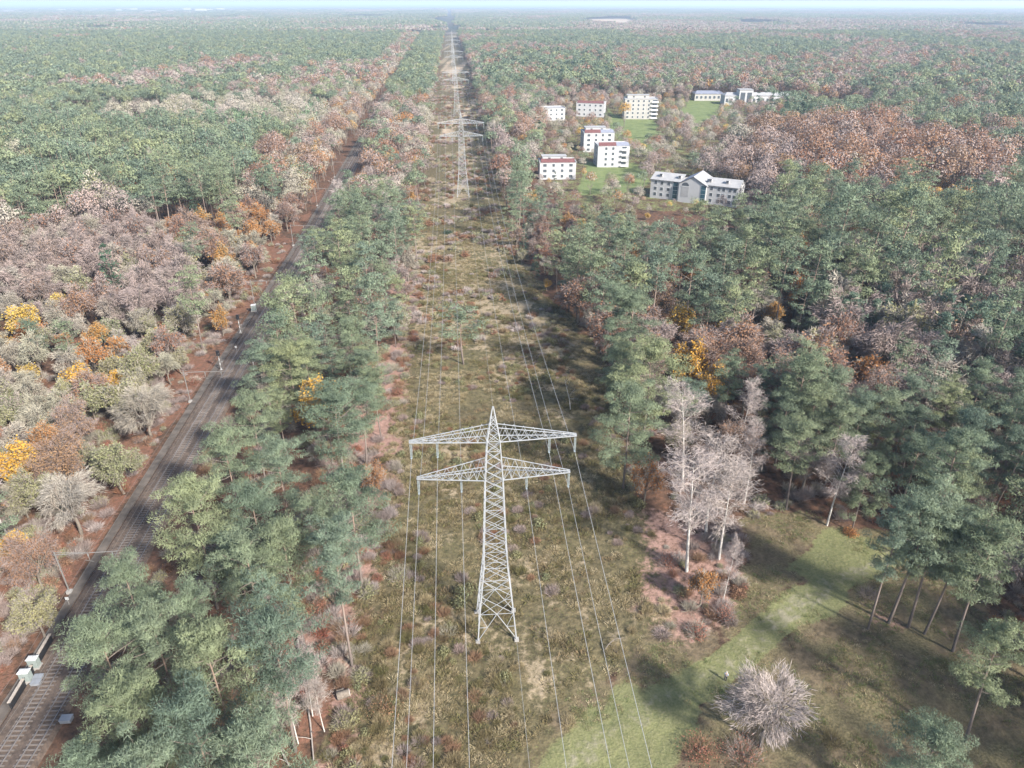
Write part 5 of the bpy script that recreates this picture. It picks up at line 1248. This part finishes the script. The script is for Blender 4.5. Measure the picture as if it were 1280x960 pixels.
def cover(name, n, box_, keep, shapes, smin, smax, seed):
    r = np.random.default_rng(seed); x_ = r.uniform(box_[0], box_[1], n); y_ = box_[2] + (box_[3] - box_[2]) * r.random(n) ** 1.25
    p = keep(x_, y_); m = r.random(n) < p; x_, y_ = x_[m], y_[m]; k = len(x_); s = r.uniform(smin, smax, k)
    return scatter(name, np.stack([x_, y_, relief(x_, y_)], 1), np.stack([s, s, s * r.uniform(.7, 1.2, k)], 1), r.random(k) * 6.28, r.integers(0, len(shapes), k), shapes)
inclear = lambda x_, y_: smooth(1, -2, sdist(CLEAR, x_, y_)) * (np.abs(ldist(PATH, x_, y_)) > 6) * smooth(-1, 1, sdist(GLADE, x_, y_))
cover('heather_tufts', 20000, (-50, 50, 40, 300), lambda a, c: inclear(a, c) * (.06 + .94 * smooth(.46, .60, fbm(a / 7, c / 7, 4))), [tuft(k, 70, .5, .45, .055, ['brownheath'], 1.1) for k in range(3)], .6, 1.6, 3)
cover('dry_grass_tussocks', 24000, (-50, 50, 40, 320), lambda a, c: inclear(a, c) * (.05 + .95 * smooth(.5, .62, fbm(a / 8 + 7, c / 8, 3))), [tuft(9 + k, 70, .45, .5, .05, ['tanheath'], 1.3) for k in range(3)], .5, 1.4, 4)
inglade = lambda x_, y_: np.maximum(smooth(1, -2, sdist(GLADE, x_, y_)), (np.abs(ldist(PATH, x_, y_)) < 7)) * smooth(.8, 3, np.abs(ldist(PATH, x_, y_)))
cover('glade_grass_tufts', 30000, (0, 90, 40, 130), lambda a, c: inglade(a, c) * smooth(.42, .58, fbm(a / 6 + 3, c / 6, 3)), [tuft(20 + k, 30, .45, .28, .06, ['greenblade'], 1.2) for k in range(2)] + [tuft(23, 30, .45, .3, .06, ['brownheath'], 1.2), tuft(24, 30, .4, .3, .06, ['tanheath'], 1.3)], .4, 1.2, 5)
M['rustblade'] = leafy('bracken_fronds', [(0.25, 0.125, 0.075), (0.23, 0.155, 0.10), (0.28, 0.17, 0.105), (0.18, 0.11, 0.075)], .2, .9, .4)
def undergrow(x_, y_):
    rl = ldist(RAIL_L, x_, y_); st = (rl > 5.5) & (x_ < 0) & (sdist(CLEAR, x_, y_) > -4); bk = (rl < -6.5) & (rl > -45)
    rt = (sdist(CLEAR, x_, y_) > 0) & (sdist(GLADE, x_, y_) > 0) & (x_ > 0)
    return (st * .55 + bk * .8 + rt * .45) * smooth(.36, .56, fbm(x_ / 6 + 2, y_ / 6, 3))
shp = []
for k, (tw, lf) in enumerate((('rustblade', 'redleaf'), ('mauve', None), ('twig', None), ('rustblade', None), ('mauve', None), ('twig', 'olive'), ('birchtwig', None))):
    cb, ms = bush(60 + k, 'hi', 1.1, 1.2, tw, lf); shp.append(cb.mesh('undergrowth', ms))
cover('undergrowth', 26000, (-130, 110, 38, 260), undergrow, shp, .5, 1.5, 6)
farc = lambda a, c: smooth(1, -3, sdist(CLEAR, a, c)) * (.03 + .97 * smooth(.52, .66, fbm(a / 14 + 2, c / 9, 3))) * smooth(150, 240, c) * (np.hypot(a - P1[0] - PSTEP[0], c - P1[1] - PSTEP[1]) > 6)
shp2 = []
for k, (tw, lf) in enumerate((('brownheath', None), ('mauve', None), ('birchtwig', None), ('twig', 'olive'), ('rustblade', 'copper'))):
    cb, ms = bush(80 + k, 'mid', 1.2, 1.3, tw, lf); shp2.append(cb.mesh('scrub', ms))
nearscrub = lambda a, c: inclear(a, c) * smooth(.5, .62, fbm(a / 9 + 11, c / 9, 3)) * (np.hypot(a - P1[0], c - P1[1]) > 4.5)
cover('bracken_patches', 5000, (-40, 40, 40, 210), nearscrub, [b_ for b_ in (bush(90 + k, 'hi', .9, .8, tw, lf)[0].mesh('bracken', [tw] + ([lf] if lf else [])) for k, (tw, lf) in enumerate((('brownheath', None), ('rustblade', None), ('brownheath', 'olive'), ('tanheath', None), ('mauve', None), ('tanheath', None))))], .5, 1.5, 12)
cover('clearing_scrub', 30000, (-110, 30, 150, 1000), farc, shp2, .5, 1.5, 7)

def shrub(px, py, R, h_, twig, leaf, label, cat='shrub', name='low_shrub'):
    gx_, gy_ = ground(px, py); cb, ms = bush(int(px * 7 + py), 'hi', R, h_, twig, leaf)
    b = MB(); r = np.random.default_rng(int(px)); t = thing(name, label, cat, (gx_, gy_, hz(gx_, gy_)), 0, 'shrubs of the clearing and glade')
    for k in range(5):
        a = k * 1.3; B, _ = curve((0, 0, -.1), (.5 * math.cos(a), .5 * math.sin(a), 1), h_ * .8, 3, r, 0, .2); b.tube(B, np.linspace(.05, .015, 4), 4)
    b.build('stem', ['bark'], t); cb.build('crown', ms, t)
for args in ((490, 462, 2.2, 2.2, 'twig', None, 'pale bare shrub at the clearing edge beside the strip, level with the dead stem'), (630, 860, 2.6, 1.6, 'brownheath', None, 'dark brown shrub just before the big pylon'), (480, 885, 2.6, 1.8, 'brownheath', 'copper', 'dark rusty shrub between the pale stump and the big pylon'),
             (690, 740, 1.6, 1.3, 'mauve', None, 'mauve shrub behind the big pylon on the glade side'), (835, 705, 1.8, 2.4, 'mauve', 'redleaf', 'bright red shrub under the birches'), (872, 790, 1.7, 2.2, 'twig', 'redleaf', 'russet shrub at the foot of the leaning birch'),
             (905, 770, 1.6, 2.6, 'mauve', 'redleaf', 'red leaved shrub at the path bend below the small birch'), (930, 945, 3.2, 2.2, 'mauve', 'redleaf', 'red shrub at the foot of the solitary bare tree'), (875, 940, 3.2, 1.9, 'rustblade', 'redleaf', 'brown shrub beside the solitary bare tree, towards the path'),
             (1062, 668, 1.5, 1.3, 'rustblade', 'orange', 'orange red shrub at the foot of the forked birch'), (1245, 780, 1.3, 1.5, 'rustblade', 'orange', 'small orange shrub behind the pine clump'), (1085, 745, 2.3, 1.3, 'mauve', None, 'low mauve shrub where the path meets the pine clump'),
             (1040, 925, 2.2, 1.2, 'brownheath', None, 'flat brown shrub beyond the solitary bare tree'), (770, 815, 2.4, 1.2, 'tanheath', None, 'straw coloured shrub under the bent dead branch'), (560, 790, 2.2, 1.0, 'twig', None, 'grey low shrub beside the big pylon, railway side'),
             (500, 720, 3.0, 1.6, 'twig', 'olive', 'olive tinged shrub mound between the strip and the big pylon'), (640, 690, 1.7, 1.1, 'tanheath', None, 'tan tussock shrub close behind the big pylon'), (745, 640, 1.7, 1.0, 'tanheath', None, 'tan tussock shrub towards the orange larch'),
             (540, 300, 2.5, 1.8, 'mauve', None, 'mauve shrub far up the clearing'), (640, 296, 2.8, 1.8, 'spruce', 'spruce', 'dark green shrub on the hedge line across the clearing'), (596, 294, 3.0, 1.7, 'spruce', 'spruce', 'dark green shrub mid hedge line across the clearing'), (560, 292, 2.8, 1.6, 'spruce', 'spruce', 'dark green shrub at the strip end of the hedge line'),
             (430, 905, 1.8, 1.5, 'twig', 'olive', 'olive shrub beyond the pale stump'), (690, 800, 1.6, 1.1, 'tanheath', None, 'straw shrub between the big pylon and the path'), (610, 930, 2.4, 1.3, 'brownheath', None, 'wide heather shrub below the big pylon'), (710, 905, 1.5, 1.0, 'tanheath', None, 'straw tussock shrub at the grass path edge')):
    shrub(*args)

def dead_log(label, pts, r0, r1, name='fallen_trunk', cat='dead wood', mat='deadwood', br=0, seed=1):
    r = np.random.default_rng(seed); P = np.array(pts, float); t = thing(name, label, cat, (P[0][0], P[0][1], 0), 0, 'dead wood lying about'); Q = P - np.array([P[0][0], P[0][1], 0])
    b = MB(); b.tube(Q, np.linspace(r0, r1, len(Q)), 8, smooth_=True); b.build('trunk', [mat], t)
    for k in range(br):
        u = .3 + .65 * (k + r.random()) / br; i = u * (len(Q) - 1); a = Q[int(i)] + (Q[min(int(i) + 1, len(Q) - 1)] - Q[int(i)]) * (i - int(i))
        B, _ = curve(a, norm(r.normal(size=3) + (0, 0, .5)), 1.2 + 1.6 * r.random(), 3, r, .1, .25); b = MB(); b.tube(B, np.linspace(r1 * .7, .015, 4), 5); b.build('branch', [mat], t)
def gp(px, py, z=0.0): return (*ground(px, py, z), z)
dead_log('bent dead branch sticking out of the straw grass beyond the pylon', [gp(756, 812, .1), gp(760, 806, .8), gp(768, 799, 1.2), gp(780, 797, 1.0)], .10, .04, mat='bark', br=4)
dead_log('long pale fallen trunk at the front of the pine strip', [gp(312, 878, .4), gp(330, 905, .6), gp(350, 935, .5), gp(362, 958, .3)], .2, .1, br=4, seed=3)
dead_log('pale fallen trunk crossing the pink litter beside the strip', [gp(372, 800, .3), gp(380, 850, .5), gp(388, 905, .3), gp(392, 950, .2)], .17, .08, br=3, seed=4)
dead_log('thin white leaning dead birch stem beside the solitary bare tree', [gp(912, 895, 0), gp(914, 886, 1.4), gp(918, 872, 3.2), gp(922, 860, 4.4)], .08, .03, 'dead_stem', mat='birchbark')
dead_log('thin white dead stem standing in the clearing beyond the pylon', [gp(713, 512, 0), gp(712, 500, 2.2), gp(708, 484, 4.8), gp(706, 474, 6.5)], .09, .03, 'dead_stem', mat='birchbark', br=5, seed=6)
# uprooted plate and stump
gx_, gy_ = ground(325, 886); t = thing('uprooted_tree', 'uprooted tree with pale roots round a dark hollow, among the front pines', 'dead tree', (gx_, gy_, 0)); r = np.random.default_rng(4)
b = MB(); b.tube([(0, .3, 1.0), (0, 0, 1.0)], [1.1, 1.3], 12); b.tube([(0, .3, 1.0), (0, .32, 1.0)], [1.1, .05], 12); b.tube([(0, 0, 1.0), (0, -.05, 1.0)], [1.3, .05], 12); b.build('root_plate', ['black'], t)
for k in range(11):
    a = k * .57; B, _ = curve((.6 * math.cos(a), -.1, 1 + .6 * math.sin(a)), (math.cos(a), -.35, math.sin(a)), 1.5 + r.random(), 3, r, 0, .25); b = MB(); b.tube(B, np.linspace(.1, .03, 4), 5); b.build('root', ['deadwood'], t)
b = MB(); b.tube([(0, .3, 1.0), (.3, 4, .8), (.4, 9, .5)], [.28, .22, .12], 8); b.build('trunk', ['palebark'], t)
gx_, gy_ = ground(431, 869); t = thing('cut_stump', 'dark cut stump with a pale sawn face in the straw grass', 'stump', (gx_, gy_, hz(gx_, gy_)), .4)
b = MB(); b.tube([(-1.0, 0, .45), (.6, 0, .5)], [.55, .5], 12, smooth_=True); b.tube([(.1, .7, .35), (-.9, .8, .3)], [.35, .3], 10, smooth_=True); b.build('trunk', ['bark'], t)
b = MB(); b.tube([(.602, 0, .5), (.66, 0, .5)], [.49, .46], 12); b.tube([(.66, 0, .5), (.665, 0, .5)], [.46, .02], 12); b.build('sawn_face', ['birchbark'], t)

# ------------------------------------------------------------------ the walker on the path
def walker():
    gx_, gy_ = ground(907, 848); t = thing('person', 'person in a grey jacket and dark trousers standing on the grass path', 'person', (gx_, gy_, hz(gx_, gy_) + .02), rad(150))
    J = {'pelvis': (0, 0, .95), 'belly': (0, .01, 1.12), 'chest': (0, 0, 1.34), 'neck': (0, .01, 1.50), 'head': (0, -.02, 1.60), 'crown': (0, -.01, 1.72)}
    for s, n in ((-1, 'l'), (1, 'r')):
        J.update({'hip' + n: (s * .1, 0, .88), 'knee' + n: (s * .12, -.03, .49), 'ankle' + n: (s * .12, .03, .09), 'toe' + n: (s * .14, -.16, .04),
                  'sh' + n: (s * .2, 0, 1.42), 'el' + n: (s * .25, .04, 1.14), 'wr' + n: (s * .17, -.2, 1.06), 'pa' + n: (s * .13, -.29, 1.07)})
        for q in range(4): J[f'f{q}' + n] = (s * (.09 + .028 * q), -.36 - .01 * (q in (1, 2)), 1.055 + .01 * q)
        J['th' + n] = (s * .08, -.27, 1.12)
    E = [('pelvis', 'belly'), ('belly', 'chest'), ('chest', 'neck'), ('neck', 'head'), ('head', 'crown')]
    for n in 'lr': E += [('pelvis', 'hip' + n), ('hip' + n, 'knee' + n), ('knee' + n, 'ankle' + n), ('ankle' + n, 'toe' + n), ('chest', 'sh' + n), ('sh' + n, 'el' + n), ('el' + n, 'wr' + n), ('wr' + n, 'pa' + n)] + [('pa' + n, f'f{q}' + n) for q in range(4)] + [('pa' + n, 'th' + n)]
    Rr = dict(pelvis=.15, belly=.145, chest=.16, neck=.055, head=.095, crown=.075, hip=.095, knee=.06, ankle=.045, toe=.04, sh=.075, el=.05, wr=.033, pa=.035, th=.012)
    def with_skin(name, keys, grow, mat):
        # the skin data layer comes with the modifier only through bmesh
        import bmesh
        me = bpy.data.meshes.new(name); bm = bmesh.new(); ly = bm.verts.layers.skin.verify(); ks = list(keys); vs = [bm.verts.new(J[k]) for k in ks]; ix = {k: i for i, k in enumerate(ks)}
        for a, b_ in E:
            if a in ix and b_ in ix: bm.edges.new((vs[ix[a]], vs[ix[b_]]))
        for k, v_ in zip(ks, vs):
            rr = Rr.get(k, Rr.get(k[:-1], .010)) + grow; v_[ly].radius = (rr, rr * (.75 if k in ('pelvis', 'belly', 'chest') else 1)); v_[ly].use_root = (v_ is vs[0])
        bm.to_mesh(me); bm.free(); o = bpy.data.objects.new(name, me); C.objects.link(o); o.parent = t
        o.modifiers.new('skin', 'SKIN'); s2 = o.modifiers.new('sub', 'SUBSURF'); s2.levels = 1; s2.render_levels = 2; me.materials.append(M[mat]); return o
    with_skin('body', J.keys(), 0, 'skin')
    with_skin('jacket', ['pelvis', 'belly', 'chest', 'shl', 'ell', 'wrl', 'shr', 'elr', 'wrr'], .018, 'jacket')
    with_skin('trousers', ['pelvis', 'hipl', 'kneel', 'anklel', 'hipr', 'kneer', 'ankler'], .012, 'trousers')
    with_skin('shoes', ['anklel', 'toel', 'ankler', 'toer'], .02, 'black')
    b = MB(); n_ = 12
    for k in range(5):
        a0, a1 = k * .32, (k + 1) * .32
        for q in range(n_):
            t0, t1 = q * 6.283 / n_, (q + 1) * 6.283 / n_
            f_ = lambda a, th: (.112 * math.sin(a) * math.cos(th), .02 + .122 * math.sin(a) * math.sin(th), 1.665 + .125 * math.cos(a))
            b.add([f_(a0, t0), f_(a0, t1), f_(a1, t1), f_(a1, t0)], [(3, 2, 1, 0)])
    b.build('hair', ['hair'], t)
    for nm, pts, rr, mt in (('nose', [(0, -.105, 1.63), (0, -.135, 1.60)], [.012, .018], 'skin'), ('mouth', [(-.025, -.108, 1.565), (.025, -.108, 1.565)], [.008, .008], 'redleaf')):
        b = MB(); b.tube(pts, rr, 6); b.build(nm, [mt], t)
    for s in (-1, 1):
        b = MB(); b.tube([(s * .035, -.095, 1.64), (s * .035, -.113, 1.64)], [.012, .008], 6); b.build('eye', ['black'], t)
        b = MB(); b.tube([(s * .095, 0, 1.60), (s * .112, .01, 1.66)], [.018, .022], 6); b.build('ear', ['skin'], t)
walker()
